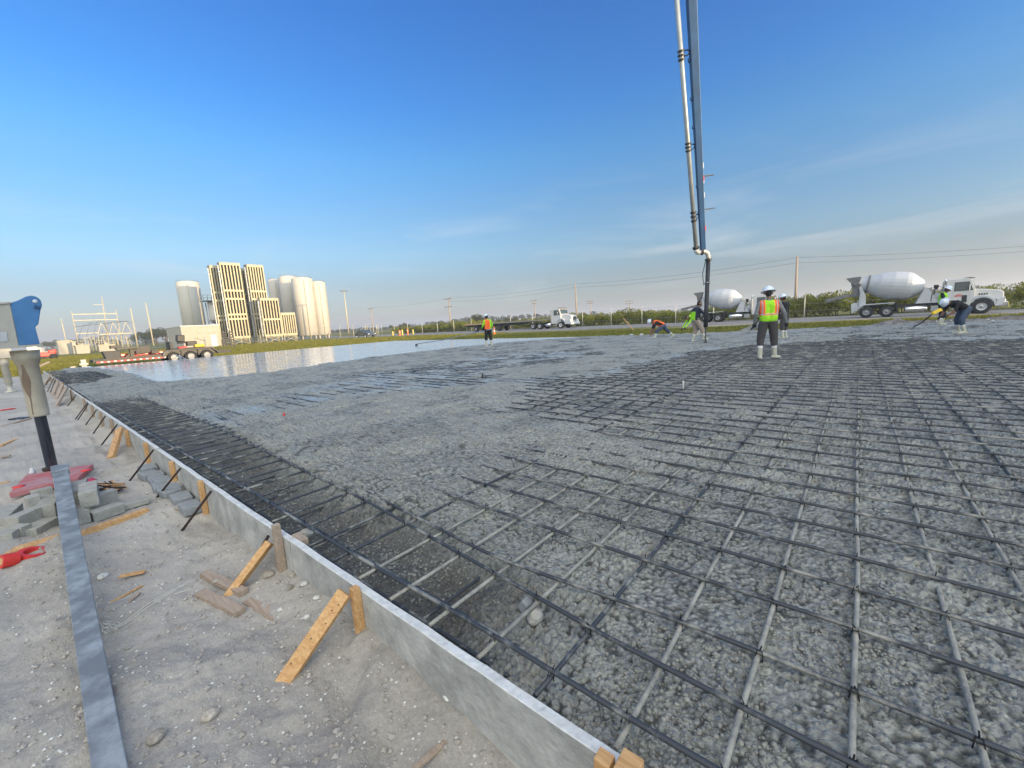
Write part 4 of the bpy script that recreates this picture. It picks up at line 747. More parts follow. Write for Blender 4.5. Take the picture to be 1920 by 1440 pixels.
def blend_caps(name, caps, mats, voxel, parent, smooth=3, clip=None, matfn=None):
    m_ = MB()
    for c in caps: vs, fs = cap_verts(*c[:4]); m_.add(vs, fs)
    tmp = m_.build('tmp', mats); rm = tmp.modifiers.new('r', 'REMESH'); rm.mode = 'VOXEL'; rm.voxel_size = voxel
    s_ = tmp.modifiers.new('s', 'SMOOTH'); s_.iterations = smooth; s_.factor = .5
    dg = bpy.context.evaluated_depsgraph_get(); dg.update(); me = bpy.data.meshes.new_from_object(tmp.evaluated_get(dg)); bpy.data.objects.remove(tmp); me.name = name
    while len(me.materials): me.materials.pop(index=0)
    for x in mats: me.materials.append(x)
    n = len(me.polygons); cen = np.empty(n*3); me.polygons.foreach_get('center', cen); cen = cen.reshape(-1, 3)
    if matfn is None:
        best = np.full(n, 9e9); mi = np.zeros(n, int)
        for c in caps:
            a = np.array(c[0]); b_ = np.array(c[1]); d = b_-a; t = np.clip(((cen-a)@d)/max(1e-9, d@d), 0, 1); dist = np.linalg.norm(cen-a-t[:, None]*d, axis=1)-(c[2]+(c[3]-c[2])*t); w = dist < best; best[w] = dist[w]; mi[w] = c[4]
    else: mi = matfn(cen)
    me.polygons.foreach_set('material_index', mi.astype(np.int32)); me.polygons.foreach_set('use_smooth', np.ones(n, bool))
    if clip is not None:
        bm = bmesh.new(); bm.from_mesh(me); dead = [f for f in bm.faces if not clip(f.calc_center_median())]; bmesh.ops.delete(bm, geom=dead, context='FACES'); bm.to_mesh(me); bm.free()
    o = bpy.data.objects.new(name, me); C.objects.link(o)
    if parent is not None: o.parent = parent
    return o
cloth = lambda n, c, v=.25: mat(n, c, .85, 0, v, 14, bump=.6, bscale=22)
greyshirt = cloth('grey_shirt', (.17, .18, .19)); navy = cloth('navy_shirt', (.018, .022, .045)); darkp = cloth('charcoal_trousers', (.055, .050, .052)); khaki = cloth('khaki_trousers', (.33, .27, .22)); denim = cloth('denim', (.045, .065, .11)); blackc = cloth('black_cloth', (.012, .012, .014))
lime = cloth('lime_fabric', (.30, .68, .02), .12); orangef = cloth('orange_fabric', (.85, .14, .03), .1); silver = cloth('silver_tape', (.40, .36, .40), .1); yellowf = cloth('yellow_piping', (.85, .62, .08), .1)
bootw = mat('rubber_boot', (.33, .32, .25), .6, 0, .3, 16, col2=(.52, .51, .42)); bootc = mat('white_boot_cuff', (.62, .64, .64), .6, 0, .15, 10); hatw = mat('white_helmet', (.62, .68, .76), .3, 0, .05, 5, coat=.3); hair = mat('dark_hair', (.012, .010, .009), .7, 0, .3, 40); glove = mat('dark_glove', (.03, .03, .032), .8, 0, .3, 30)
def person(label, loc, rz, J, shirt, sleeve, trouser, hand=skin, vest=None, voxel=.014, hat=True, hatm=None):
    t = thing('person', label, 'person', loc, rz)
    J = {k: Vector(v) for k, v in J.items()}; caps = []
    hipc, ch = J['pelvis'], J['chest']; sh = (J['shR']-J['shL']).normalized(); up = (ch-hipc).normalized(); fr = sh.cross(up)*-1; fr = up.cross(sh).normalized()*1
    def c(a, b_, r0, r1, m_): caps.append((tuple(a), tuple(b_), r0, r1, m_))
    # 0 shirt 1 sleeve 2 trouser 3 boot 4 cuff 5 skin 6 hand
    for s_ in (-1, 1): c(hipc+sh*.065*s_+up*.08, ch+sh*.085*s_, .105, .118, 0); c(hipc+sh*.07*s_, hipc+sh*.07*s_+up*.05, .112, .112, 2)
    c(J['shL']+sh*.03, J['shR']-sh*.03, .066, .066, 0); c(ch+up*.05, J['neck'], .09, .055, 0)
    hd = J['head']; hu = (hd-J['neck']).normalized(); face = J.get('face', fr); face = (face-hu*face.dot(hu)).normalized(); ear = face.cross(hu).normalized()
    c(J['neck']-hu*.02, hd-hu*.04, .052, .052, 5); c(hd-face*.02+hu*.03, hd+face*.015+hu*.03, .092, .088, 5); c(hd+face*.03-hu*.07, hd+face*.04-hu*.055, .052, .05, 5); c(hd+face*.10-hu*.005, hd+face*.112-hu*.025, .013, .016, 5)
    for s_ in (-1, 1): c(hd+ear*.088*s_, hd+ear*.092*s_-hu*.03, .016, .012, 5); c(hd+face*.085+ear*.03*s_+hu*.022, hd+face*.085+ear*.04*s_+hu*.022, .012, .012, 5)
    for s_, L in ((-1, 'L'), (1, 'R')):
        a, e_, w, h = J['sh'+L], J['el'+L], J['wr'+L], J['ha'+L]
        c(a, e_, .062, .047, 1); c(e_, w, .045, .032, 1 if sleeve[1] else 5)
        d = (h-w).normalized(); out_ = J.get('palm'+L, fr); out_ = (out_-d*out_.dot(d)); out_ = out_.normalized() if out_.length > .01 else d.orthogonal().normalized(); lat = d.cross(out_).normalized()
        for q in (-1, 1): c(w+lat*.012*q, w+d*.085+lat*.026*q, .022, .020, 6)
        for q, ln in ((-1.5, .060), (-.5, .075), (.5, .078), (1.5, .068)):
            k0 = w+d*.09+lat*.019*q; k1 = k0+d*ln*.5+out_*.018; k2 = k1+d*ln*.15+out_*.035; c(k0, k1, .0105, .0098, 6); c(k1, k2, .0098, .0085, 6)
        th = w+d*.03+lat*(-.030); c(th, th+d*.035+out_*.03-lat*.014, .013, .011, 6); c(th+d*.035+out_*.03-lat*.014, th+d*.06+out_*.045, .011, .009, 6)
        hp, kn, an, to = J['hp'+L], J['kn'+L], J['an'+L], J['to'+L]
        c(hp, kn, .112, .092, 2); md = kn+(an-kn)*.30; c(kn, md, .092, .080, 2); md2 = kn+(an-kn)*.48; c(md+(md2-md)*.2, md2, .068, .064, 4); c(md2, an, .062, .054, 3)
        fd = (to-an); fd.z = 0; fd = fd.normalized() if fd.length > .02 else fr; sole = Vector((an.x, an.y, an.z-.035)); c(sole-fd*.045, to, .050, .043, 3)
    body = blend_caps('body', caps, [shirt, sleeve[0], trouser, bootw, bootc, skin, hand], voxel, t)
    # hair
    m_ = blend_caps('hair', [(tuple(hd-face*.03+hu*.035), tuple(hd-face*.035-hu*.03), .088, .070, 0)], [hair], .014, t)
    e_ = MB()
    for s_ in (-1, 1): vs, fs = cap_verts(hd+face*.098+ear*.033*s_+hu*.018, hd+face*.099+ear*.034*s_+hu*.018, .009, .009, 8, 3); e_.add(vs, fs, 0, True)
    e_.build('eyes', blackc, t)
    if hat:
        h_ = MB(); o_ = hd+hu*.045-face*.005
        h_.lathe([(.128, -.006), (.165, -.012), (.168, -.004), (.128, .010), (.122, .05), (.105, .09), (.07, .118), (.03, .128), (0, .129)], o_, hu, 28); h_.lathe([(.0, 0), (.128, -.004)], o_, hu, 28)
        h_.beam(o_-face*.10+hu*.10, o_+face*.10+hu*.10, .02, .065, up=hu); h_.build('hard_hat', hatm or hatw, t)
    if vest:
        vc = []
        for s_ in (-1, 1): vc.append((tuple(hipc+sh*.068*s_+up*.06), tuple(ch+sh*.09*s_+up*.0), .134, .142, 0)); vc.append((tuple(ch+sh*.12*s_+up*.02), tuple(J['sh'+('L' if s_ < 0 else 'R')]-sh*.055*s_+up*.0), .115, .082, 0))
        vc.append((tuple(ch+up*.04-sh*.06), tuple(ch+up*.04+sh*.06), .13, .13, 0))
        H_ = np.array(hipc); U_ = np.array(up); S_ = np.array(sh); F_ = np.array(fr); top_w = (ch-hipc).length
        def mf(cen):
            r = cen-H_; w = r@U_; u = r@S_; f = r@F_; return vest(w, u, f, top_w)
        nk = J['neck']; lim = (J['shR']-ch).dot(sh)
        def cl(p): r = p-hipc; w = r.dot(up); u = abs(r.dot(sh)); return w > -.02 and w < top_w+.16 and (p-nk).length > .085 and u < lim+.015
        v_ = blend_caps('hi_vis_vest', vc, [lime, orangef, silver, yellowf, navy], .011 if voxel < .013 else .014, t, 2, cl, mf)
    return t
def vest_main(w, u, f, T):     # lime centre and hem, orange yoke with silver tape, yellow piping
    mi = np.zeros(len(w), int); au = np.abs(u); yoke = (w > T*.36) & ((au > .105) | (w < T*.52)); mi[yoke] = 1
    mi[(yoke & (au > .145) & (au < .175)) | ((w > T*.42) & (w < T*.48))] = 2
    mi[(w > T*.36) & (w < T*.385)] = 3; mi[(w > T*.52) & (au > .092) & (au < .108)] = 3; mi[(w > T*.50) & (w < T*.535) & (au < .10)] = 3; return mi
def vest_orange_back(w, u, f, T):
    mi = np.zeros(len(w), int); mi[(u < .06)] = 1; mi[(w > T*.1) & (w < T*.18) & (u < .06)] = 1; return mi
def vest_lime(w, u, f, T):
    mi = np.zeros(len(w), int); mi[(np.abs(u) > .12) & (w > T*.3)] = 0; mi[(w > T*.30) & (w < T*.36)] = 2; return mi
def vest_orange(w, u, f, T): return np.ones(len(w), int)
def vest_dark(w, u, f, T):
    mi = np.full(len(w), 4); mi[(np.abs(u) < .13) & (w < T*.9)] = 0; mi[(np.abs(u) < .11) & (w < T*.75) & (w > T*.15)] = 0; return mi
def heading(dx, dy): return math.atan2(-dx, dy)        # local +y faces this way
def base_pose(**k):
    J = dict(pelvis=(0, 0, .95), chest=(0, 0, 1.32), neck=(0, 0, 1.47), head=(0, .02, 1.63), shL=(-.185, 0, 1.40), shR=(.185, 0, 1.40), elL=(-.24, -.02, 1.12), elR=(.24, -.02, 1.12), wrL=(-.25, .06, .88), wrR=(.25, .06, .88), haL=(-.25, .08, .78), haR=(.25, .08, .78),
             hpL=(-.09, 0, .90), hpR=(.09, 0, .90), knL=(-.11, .03, .50), knR=(.11, .03, .50), anL=(-.12, 0, .09), anR=(.12, 0, .09), toL=(-.14, .16, .045), toR=(.14, .16, .045)); J.update(k); return J
ir2 = Vector((IR.x, IR.y)).normalized(); fw2 = Vector((_fw.x, _fw.y))
# main worker, seen from behind
q = gp(1438, 674, -.03)
away = Vector((q.x, q.y)).normalized()
W1 = person('person in orange and lime vest and white hard hat walking away over the bars', (q.x, q.y, -.03), heading(away.x*1-.25, away.y),
    base_pose(head=(-.01, .05, 1.655), neck=(0, .01, 1.49), chest=(0, 0, 1.33), pelvis=(0, -.01, .97), shL=(-.205, 0, 1.41), shR=(.205, 0, 1.41), elL=(-.29, -.04, 1.15), wrL=(-.29, .06, .93), haL=(-.28, .10, .84), elR=(.33, -.03, 1.16), wrR=(.40, .03, .92), haR=(.42, .06, .83),
              knL=(-.15, .04, .52), anL=(-.17, -.04, .09), toL=(-.17, .10, .05), knR=(.15, .05, .52), anR=(.18, .06, .09), toR=(.30, .13, .045), hpL=(-.10, 0, .92), hpR=(.10, 0, .92)), greyshirt, (greyshirt, True), darkp, hand=glove, vest=vest_main, voxel=.0115)
rk = thing('concrete_rake', 'long handled flat rake carried level in the left hand of the walking person', 'rake', (0, 0, 0))
Mw = Matrix.Translation((q.x, q.y, -.03)) @ Matrix.Rotation(W1.rotation_euler.z, 4, 'Z'); hl = Mw @ Vector((-.28, .10, .84))
dpt = (hl-Vector((0, 0, EYE))).dot(FWD); e1 = at(1427, 595, dpt-.15); e0 = at(1408, 618, dpt+.05); bl_ = at(1390, 621, dpt+.15)
m_ = MB(); m_.tube([e1, e0], .017, 8); m_.build('handle', black, rk); m_ = MB(); m_.beam(at(1389, 624, dpt+.2), at(1411, 614, dpt+.05), .05, .13, up=(0, 0, 1)); m_.build('blade', steel, rk); m_ = MB(); m_.beam(at(1411, 616, dpt+.05), at(1421, 611, dpt+.4), .03, .10); m_.build('blade_edge', steel, rk)
# worker mostly hidden behind him
q = gp(1470, 634, 0); person('person in white hard hat mostly hidden behind the one in the orange and lime vest', (q.x, q.y, -.02), heading(-.9, .3), base_pose(head=(.0, .10, 1.60), neck=(0, .06, 1.44), elR=(.2, .14, 1.14), wrR=(.12, .34, 1.02), haR=(.10, .42, 1.0), elL=(-.22, .12, 1.14)), blackc, (blackc, True), darkp, hand=glove, voxel=.016)
# bull float worker
q = gp(917, 649, 0); left = -ir2
P2_ = person('person in lime shirt and orange backed vest pushing the long pole of a bull float', (q.x, q.y, -.02), heading(left.x*.6+fw2.x*.9, left.y*.6+fw2.y*.9),
    base_pose(head=(-.02, .06, 1.60), elL=(-.26, .10, 1.14), wrL=(-.20, .30, 1.02), haL=(-.16, .38, 1.0), elR=(.30, .02, 1.12), wrR=(.26, .20, .95), haR=(.22, .28, .93), anL=(-.16, .0, .09), toL=(-.2, .15, .045), anR=(.17, -.05, .09), toR=(.2, .1, .045), knL=(-.13, .04, .5), knR=(.14, .02, .5)), lime, (lime, True), blackc, hand=glove, vest=vest_orange_back, voxel=.015)
bf = thing('bull_float', 'bull float with a very long metal pole lying out over the smooth wet concrete', 'bull float', (0, 0, 0)); F0 = gp(781, 648.5, .02)
hq = (Vector((q.x, q.y, 1.02))+Vector((left.x*.35, left.y*.35, 0))); hq = at(908, 620, (hq-Vector((0, 0, EYE))).dot(FWD)); back = hq+(hq-F0).normalized()*.9
m_ = MB(); m_.tube([F0+Vector((0, 0, .12)), F0*.6+hq*.4, hq, back], .022, 8); m_.build('pole', steel, bf); f1 = gp(765, 651, .012); f2 = gp(797, 647.2, .012); m_ = MB(); m_.beam(f1, f2, .22, .02); m_.build('float_blade', steel, bf, bevel=.004); m_ = MB(); m_.obox(F0+Vector((0, 0, .06)), (.12, .2, .1), Matrix.Rotation(.7, 3, 'Z')); m_.build('bracket', black, bf)
# crouching worker in orange vest
q = gp(1240, 633, 0); r2 = ir2; 
def fr(a, b_): v = r2*a+fw2*b_; return heading(v.x, v.y)
person('person in dark shirt and orange vest crouched low with legs spread, head to the left', (q.x, q.y, -.02), fr(-1, .15),
    base_pose(pelvis=(0, -.10, .66), chest=(0, .26, .80), neck=(0, .40, .83), head=(0, .52, .86), face=(0, .5, -.6), shL=(-.18, .32, .80), shR=(.18, .32, .80), elL=(-.24, .40, .53), elR=(.24, .40, .53), wrL=(-.18, .50, .30), wrR=(.18, .48, .30), haL=(-.16, .54, .20), haR=(.16, .52, .20),
              hpL=(-.10, -.08, .62), hpR=(.10, -.08, .62), knL=(-.16, .26, .36), anL=(-.20, .36, .09), toL=(-.22, .50, .045), knR=(.16, -.34, .36), anR=(.20, -.62, .10), toR=(.22, -.48, .045)), blackc, (blackc, False), denim, vest=vest_orange, voxel=.016)
# bent worker, lime long sleeves
q = gp(1304, 629, 0)
person('person in bright lime long sleeves bending far down, dark hair without hard hat', (q.x, q.y, -.02), fr(-1, -.1),
    base_pose(pelvis=(0, -.12, .84), chest=(0, .20, 1.02), neck=(0, .34, 1.02), head=(0, .46, .97), face=(0, .4, -.8), shL=(-.18, .26, .99), shR=(.18, .26, .99), elL=(-.22, .45, .72), elR=(.22, .42, .72), wrL=(-.18, .66, .48), wrR=(.18, .60, .46), haL=(-.17, .72, .38), haR=(.17, .66, .36), hpL=(-.1, -.1, .8), hpR=(.1, -.1, .8), knL=(-.14, .10, .46), knR=(.16, -.18, .46), anL=(-.16, -.02, .09), toL=(-.17, .14, .045), anR=(.2, -.34, .09), toR=(.2, -.18, .045)), lime, (lime, True), blackc, hand=glove, voxel=.016, hat=False)
# hose man
q = gp(1304, 641, 0)
person('person in navy shirt, lime vest and khaki trousers steering the black hose with both hands', (q.x, q.y, -.03), fr(1, .25),
    base_pose(pelvis=(0, -.03, .93), chest=(0, .03, 1.30), neck=(0, .09, 1.44), head=(0, .17, 1.58), shL=(-.18, .04, 1.37), shR=(.18, .04, 1.37), elL=(-.20, .26, 1.22), wrL=(-.06, .44, 1.30), haL=(.0, .50, 1.34), elR=(.24, .22, 1.14), wrR=(.14, .40, 1.10), haR=(.06, .46, 1.12), knL=(-.13, .10, .5), anL=(-.15, -.02, .09), toL=(-.16, .14, .045), knR=(.13, .22, .52), anR=(.15, .30, .18), toR=(.16, .46, .13)), navy, (navy, False), khaki, vest=vest_dark, voxel=.0145, hat=False)
# green vest worker at the right
q = gp(1762, 610, -.0)
person('person in lime vest and white hard hat standing behind the bent one, holding a vibrator', (q.x, q.y, 0), fr(.5, -.6),
    base_pose(head=(0, .14, 1.58), neck=(0, .06, 1.44), chest=(0, .02, 1.30), elL=(-.25, .12, 1.10), wrL=(-.14, .36, 1.0), haL=(-.10, .42, .96), elR=(.26, .08, 1.08), wrR=(.16, .34, .92), haR=(.12, .40, .9), knL=(-.12, .08, .5), anL=(-.14, .04, .09)), lime, (blackc, False), blackc, vest=vest_lime, voxel=.0145)
# bent worker in front of him
q = gp(1797, 625, 0)
person('person in black shirt, jeans and white hard hat bent forward at the hips, facing left', (q.x, q.y, -.02), fr(-1, .15),
    base_pose(pelvis=(0, -.14, .86), chest=(0, .20, 1.05), neck=(0, .34, 1.08), head=(0, .47, 1.10), face=(0, .6, -.6), shL=(-.18, .26, 1.04), shR=(.18, .26, 1.04), elL=(-.24, .34, .80), elR=(.24, .32, .78), wrL=(-.16, .50, .66), wrR=(.16, .46, .64), haL=(-.12, .57, .62), haR=(.12, .53, .60), hpL=(-.1, -.12, .82), hpR=(.1, -.12, .82), knL=(-.13, .06, .48), knR=(.13, -.02, .48), anL=(-.14, -.06, .09), anR=(.14, -.10, .09), toL=(-.15, .12, .045), toR=(.15, .08, .045)), blackc, (blackc, False), denim, hand=glove, voxel=.0145)
vb = thing('concrete_vibrator', 'yellow handled vibrator with a black hose running down into the concrete', 'vibrator', (0, 0, 0)); d_ = 15.5
m_ = MB(); m_.beam(at(1748, 588, d_), at(1764, 580, d_), .09, .10); m_.beam(at(1760, 581, d_), at(1775, 584, d_-.1), .05, .05); m_.build('motor', yellowp, vb, bevel=.01); g0 = gp(1712, 613, .02); a_ = at(1749, 588, d_)
m_ = MB(); m_.tube([a_, a_*.75+g0*.25+Vector((0, 0, -.03)), a_*.45+g0*.55+Vector((0, 0, -.07)), g0*.85+a_*.15+Vector((0, 0, -.03)), g0], .022, 8); m_.build('hose', rubber, vb)
# ------------------------------------------------------------------ vehicles
def wheel(parent, x, y, z, r, w, sgn, rimm=white, hub=steel, rr=.56):
    a = MB(); a.lathe([(r*rr, 0), (r*.86, .0), (r*.98, w*.12), (r, w*.25), (r, w*.75), (r*.98, w*.88), (r*.86, w), (r*rr, w)], (x, y, z), (0, 1, 0), 30); t_ = a.build('tyre', rubber); 
    wh = bpy.data.objects.new('wheel', None); C.objects.link(wh); wh.parent = parent; t_.parent = wh
    yf = y if sgn < 0 else y+w; s_ = 1 if sgn < 0 else -1
    b_ = MB(); b_.lathe([(r*rr, .0), (r*rr*.98, .015), (r*.50, .03), (r*.44, .10), (r*.22, .11), (r*.20, .02), (0, .01)], (x, yf, z), (0, s_, 0), 26); b_.build('rim', rimm, wh)
    c = MB()
    for k in range(10): t = 2*math.pi*k/10; c.lathe([(0, -.02), (.018, -.02), (.018, .02)], (x+math.cos(t)*r*.31, yf+s_*.10, z+math.sin(t)*r*.31), (0, s_, 0), 6, sm=False)
    c.lathe([(0, -.01), (r*.13, -.0), (r*.15, .04)], (x, yf, z), (0, s_, 0), 14); c.build('hub', hub, wh)
def cab(t, x0, detail=True, FX=2.15):
    # side profile in metres from x0 = rear wall of the cab; hood in front; width 2.3, near side at y=0
    m_ = MB(); m_.prism([(0, .72), (0, 2.80), (.10, 2.92), (1.25, 2.98), (1.48, 2.80), (1.72, 2.10), (1.72, .95), (1.2, .72)], .12, 2.28); m_.build('cab', white, t, bevel=.04).location = (x0, 0, 0)
    h = MB(); prof = [(1.70, .98), (1.70, 2.06), (2.2, 2.02), (3.05, 1.88), (3.34, 1.72), (3.40, 1.0), (3.0, .92)]; h.prism(prof, .42, 1.98); o = h.build('hood', white, t, bevel=.07); o.location = (x0, 0, 0)
    for y0, y1 in ((.0, .46), (1.94, 2.40)):
        f_ = MB(); arc_ = [(FX+.70*math.cos(a), .56+.74*math.sin(a)) for a in np.linspace(math.pi*1.0, 0.05, 14)]; outer = [(FX+.86*math.cos(a), .56+.92*math.sin(a)) for a in np.linspace(0.02, math.pi*1.02, 14)]
        f_.prism(arc_+outer, y0, y1); f_.build('front_fender', drumw, t, bevel=.02).location = (x0, 0, 0)  # fender greyer than the cab, its shade put into the paint
        f_ = MB(); f_.prism([(FX+.80, .62), (FX+.80, 1.15), (3.38, 1.30), (3.42, .62)], y0+.03, y1-.01); f_.build('fender_front_panel', white, t, bevel=.02).location = (x0, 0, 0)
    w_ = MB(); w_.prism([(.55, 1.96), (.55, 2.62), (1.30, 2.64), (1.54, 2.0)], .105, .125); o = w_.build('side_window', glass, t); o.location = (x0, 0, 0)
    w_ = MB(); w_.prism([(.50, 1.92), (.50, 2.67), (1.33, 2.69), (1.60, 1.96)], .114, .13); o = w_.build('window_frame', black, t); o.location = (x0, 0, 0)
    w_ = MB(); w_.add([(1.50, .26, 2.75), (1.735, .26, 2.12), (1.735, 2.14, 2.12), (1.50, 2.14, 2.75)], [(0, 1, 2, 3)]); o = w_.build('windscreen', glass, t); o.location = (x0+.03, 0, .01); o.modifiers.new('s', 'SOLIDIFY').thickness = .02
    v_ = MB(); v_.obox((1.45, 1.2, 2.99), (.42, 2.1, .03), Matrix.Rotation(.15, 3, 'Y')); v_.build('sun_visor', grime, t).location = (x0, 0, 0)
    g_ = MB(); g_.box(3.395, 3.43, .72, 1.68, 1.12, 1.66); g_.build('grille', steel, t).location = (x0, 0, 0)
    g_ = MB()
    for k in range(6): g_.box(3.43, 3.45, .78+.15*k, .84+.15*k, 1.16, 1.62)
    g_.build('grille_bars', black, t).location = (x0, 0, 0)
    b_ = MB(); b_.prism([(3.22, .56), (3.28, .92), (3.56, .92), (3.60, .60), (3.48, .50)], .02, 2.38); b_.build('front_bumper', chrome if detail else white, t, bevel=.03).location = (x0, 0, 0)
    for yy in (.22, 2.18): l_ = MB(); l_.lathe([(0, .03), (.09, .02), (.10, -.04)], (x0+3.43, yy, 1.0), (1, 0, 0), 16); l_.build('headlight', mat('headlight', (.75, .75, .72), .1), t)
    s_ = MB(); s_.lathe([(.085, .9), (.085, 2.2)], (x0-.02, .16, 0), n=16); s_.lathe([(.10, 1.25), (.10, 2.55)], (x0-.02, .16, 0), n=16); s_.tube([(x0-.02, .16, 2.5), (x0-.02, .16, 2.88), (x0-.14, .16, 3.0)], .06, 12); s_.build('exhaust_stack', chrome, t)
    m2 = MB(); m2.box(x0+1.32, x0+1.38, -.22, -.02, 1.95, 2.45); m2.box(x0+1.32, x0+1.36, -.12, .12, 2.40, 2.44); m2.build('mirror', chrome, t)
    m2 = MB(); m2.box(x0+1.32, x0+1.38, 2.42, 2.6, 1.95, 2.45); m2.build('mirror', chrome, t)
    s_ = MB(); s_.box(x0+.42, x0+1.1, -.02, .2, .42, .50); s_.box(x0+.42, x0+1.1, -.02, .2, .66, .70); s_.build('cab_step', steel, t)
    if detail:
        s_ = MB(); s_.box(x0+.98, x0+1.28, .102, .116, 1.0, 1.58); s_.build('side_grille', black, t)
        s_ = MB()
        for k in range(4): s_.prism([(x0+1.95+.14*k, 1.52), (x0+1.98+.14*k, 1.66), (x0+2.06+.14*k, 1.66), (x0+2.03+.14*k, 1.52)], .40, .43)
        s_.build('hood_vents', black, t)
        s_ = MB(); s_.box(x0+.38, x0+.58, .104, .117, .98, 1.06); s_.build('door_handle', black, t)
    s_ = MB(); s_.box(x0+.42, x0+.425, .114, .118, .8, 2.55); s_.box(x0+1.40, x0+1.405, .114, .118, .8, 1.9); s_.build('door_seam', grime, t)
def mixer(label, loc, rz, grp):
    t = thing('mixer_truck', label, 'mixer truck', loc, rz, grp)       # origin: ground under the rear axle, near side at y=0, forward +x
    S = .95
    c = MB(); c.box(-.95, 6.9, .78, .92, .80, 1.08); c.box(-.95, 6.9, 1.48, 1.62, .80, 1.08); c.box(-.4, .4, .8, 1.6, .45, .7); c.box(1.2, 1.6, .8, 1.6, .45, .7); c.build('chassis', black, t)
    for x in (0, 1.42): wheel(t, x, .0, .52, .52, .52, -1, rr=.52, rimm=mat('dusty_rim', (.30, .30, .31), .6, .1)); wheel(t, x, 1.88, .52, .52, .52, 1, rr=.52, rimm=MATS['dusty_rim'])
    wheel(t, 7.2, .02, .58, .60, .40, -1, rr=.52); wheel(t, 7.2, 1.98, .58, .60, .40, 1, rr=.52)
    # fender band over the rear wheels
    f_ = MB(); f_.prism([(-.70, .70), (-.55, .95), (-.2, 1.16), (1.9, 1.24), (1.95, 1.30), (-.25, 1.24), (-.65, 1.02), (-.80, .72)], -.02, .62); f_.prism([(-.70, .70), (-.55, .95), (-.2, 1.16), (1.9, 1.24), (1.95, 1.30), (-.25, 1.24), (-.65, 1.02), (-.80, .72)], 1.78, 2.42); f_.build('rear_fender', drumw, t)
    f_ = MB(); f_.box(2.02, 2.14, -.02, .5, .4, 1.2); f_.box(2.02, 2.14, 1.9, 2.4, .4, 1.2); f_.build('mud_flap', black, t)
    # drum: axis rises to the rear
    ax0 = Vector((3.72, 1.2, 2.50)); ax1 = Vector((-.50, 1.2, 3.16)); ad = (ax1-ax0).normalized(); d = MB(); L_ = (ax1-ax0).length
    d.lathe([(0, -.10), (.45, -.06), (.62, .03)], ax0, ad, 20, 0, False); d.build('drum_front', drumw, t)
    d = MB(); d.lathe([(.62, .02), (1.18, .85), (1.25, 1.15), (1.25, 2.0), (1.10, 2.9), (.74, 3.75), (.60, L_)], ax0, ad, 26, 0, True); o = d.build('drum', drumw, t)
    for p in o.data.polygons: p.use_smooth = True
    md = o.modifiers.new('e', 'EDGE_SPLIT'); md.split_angle = math.radians(9)
    d = MB(); d.lathe([(.74, 3.70), (.86, 3.70), (.84, 3.84), (.70, 3.84)], ax0, ad, 30, 0, False); d.build('drum_ring', grime, t)
    # spiral rib marks: thin seams
    h = MB(); h.prism([(-1.65, 3.78), (-.65, 3.86), (-.5, 3.80), (-.62, 3.35), (-.85, 3.0), (-1.1, 3.15)], .75, 1.65); h.build('hopper', grime, t, bevel=.02)
    h = MB(); h.prism([(-1.25, 3.3), (-.55, 3.2), (-.55, 2.0), (-1.0, 1.95)], .85, 1.55); h.build('discharge_funnel', grime, t, bevel=.02)
    ch = MB(); ch.beam((-.7, 1.15, 2.26), (-1.8, .85, 2.05), .36, .26); ch.beam((-1.7, .87, 2.07), (-3.1, .55, 1.78), .40, .30); ch.build('chute', grime, t, bevel=.02)
    ch = MB(); ch.beam((-.75, 1.0, 1.35), (-1.6, .9, 1.82), .06, .06); ch.build('chute_strut', steel, t)
    pe = MB(); 
    for yy in (.62, 1.66): pe.prism([(-.95, .9), (-.45, .9), (-.05, .98), (-.10, 2.0), (-.45, 2.95), (-.62, 2.9), (-.5, 1.9)], yy, yy+.10)
    pe.box(-1.0, -.3, .70, 1.66, .85, 1.0); pe.build('rear_pedestal', drumw, t)
    pe = MB(); pe.prism([(-1.05, .45), (-.25, .9), (-.25, 1.15), (-.85, 1.45), (-1.15, 1.3)], .25, .60); pe.build('rear_panel', drumw, t, bevel=.02)
    for yy in (.5, 1.78): pe = MB(); pe.prism([(3.30, 1.08), (4.75, 1.08), (4.05, 2.35), (3.80, 2.35)], yy, yy+.10); pe.build('front_pedestal', drumw, t)
    tk = MB(); tk.lathe([(0, 0), (.30, 0), (.34, .04), (.34, 1.15), (.30, 1.2), (0, 1.2)], (4.72, .65, 1.55), (0, 1, 0), 20); tk.build('water_tank', drumw, t)
    tk = MB(); tk.lathe([(0, 0), (.24, 0), (.26, .03), (.26, 1.4), (0, 1.44)], (2.62, .32, .62), (1, 0, 0), 20); tk.build('fuel_tank', chrome, t); tk = MB(); tk.box(4.25, 4.85, .12, .6, .38, .82); tk.build('battery_box', steel, t, bevel=.02)
    st = MB(); st.lathe([(0, 0), (.10, .0), (.10, .12), (.16, .14), (.16, .38), (.1, .4), (0, .4)], (4.5, .45, 2.2), (0, 0, 1), 14); st.tube([(4.4, .5, 1.75), (4.42, .5, 2.2)], .03, 8); st.tube([(4.5, .45, 2.5), (4.9, .6, 2.35), (5.25, .6, 2.1)], .02, 6); st.tube([(4.25, .5, 1.2), (4.3, .45, 1.9), (4.55, .45, 2.1)], .025, 6); st.build('controls', black, t)
    ld = MB(); 
    for yy in (.30, .62): ld.tube([(-.62, yy-.1, .8), (-.50, yy-.1, 2.6)], .022, 6)
    for k in range(6): ld.tube([(-.60+.02*k, .20, 1.0+.28*k), (-.60+.02*k, .52, 1.0+.28*k)], .018, 6)
    ld.build('ladder', steel, t)
    cab(t, 5.05-.0, True)
    lg = MB(); 
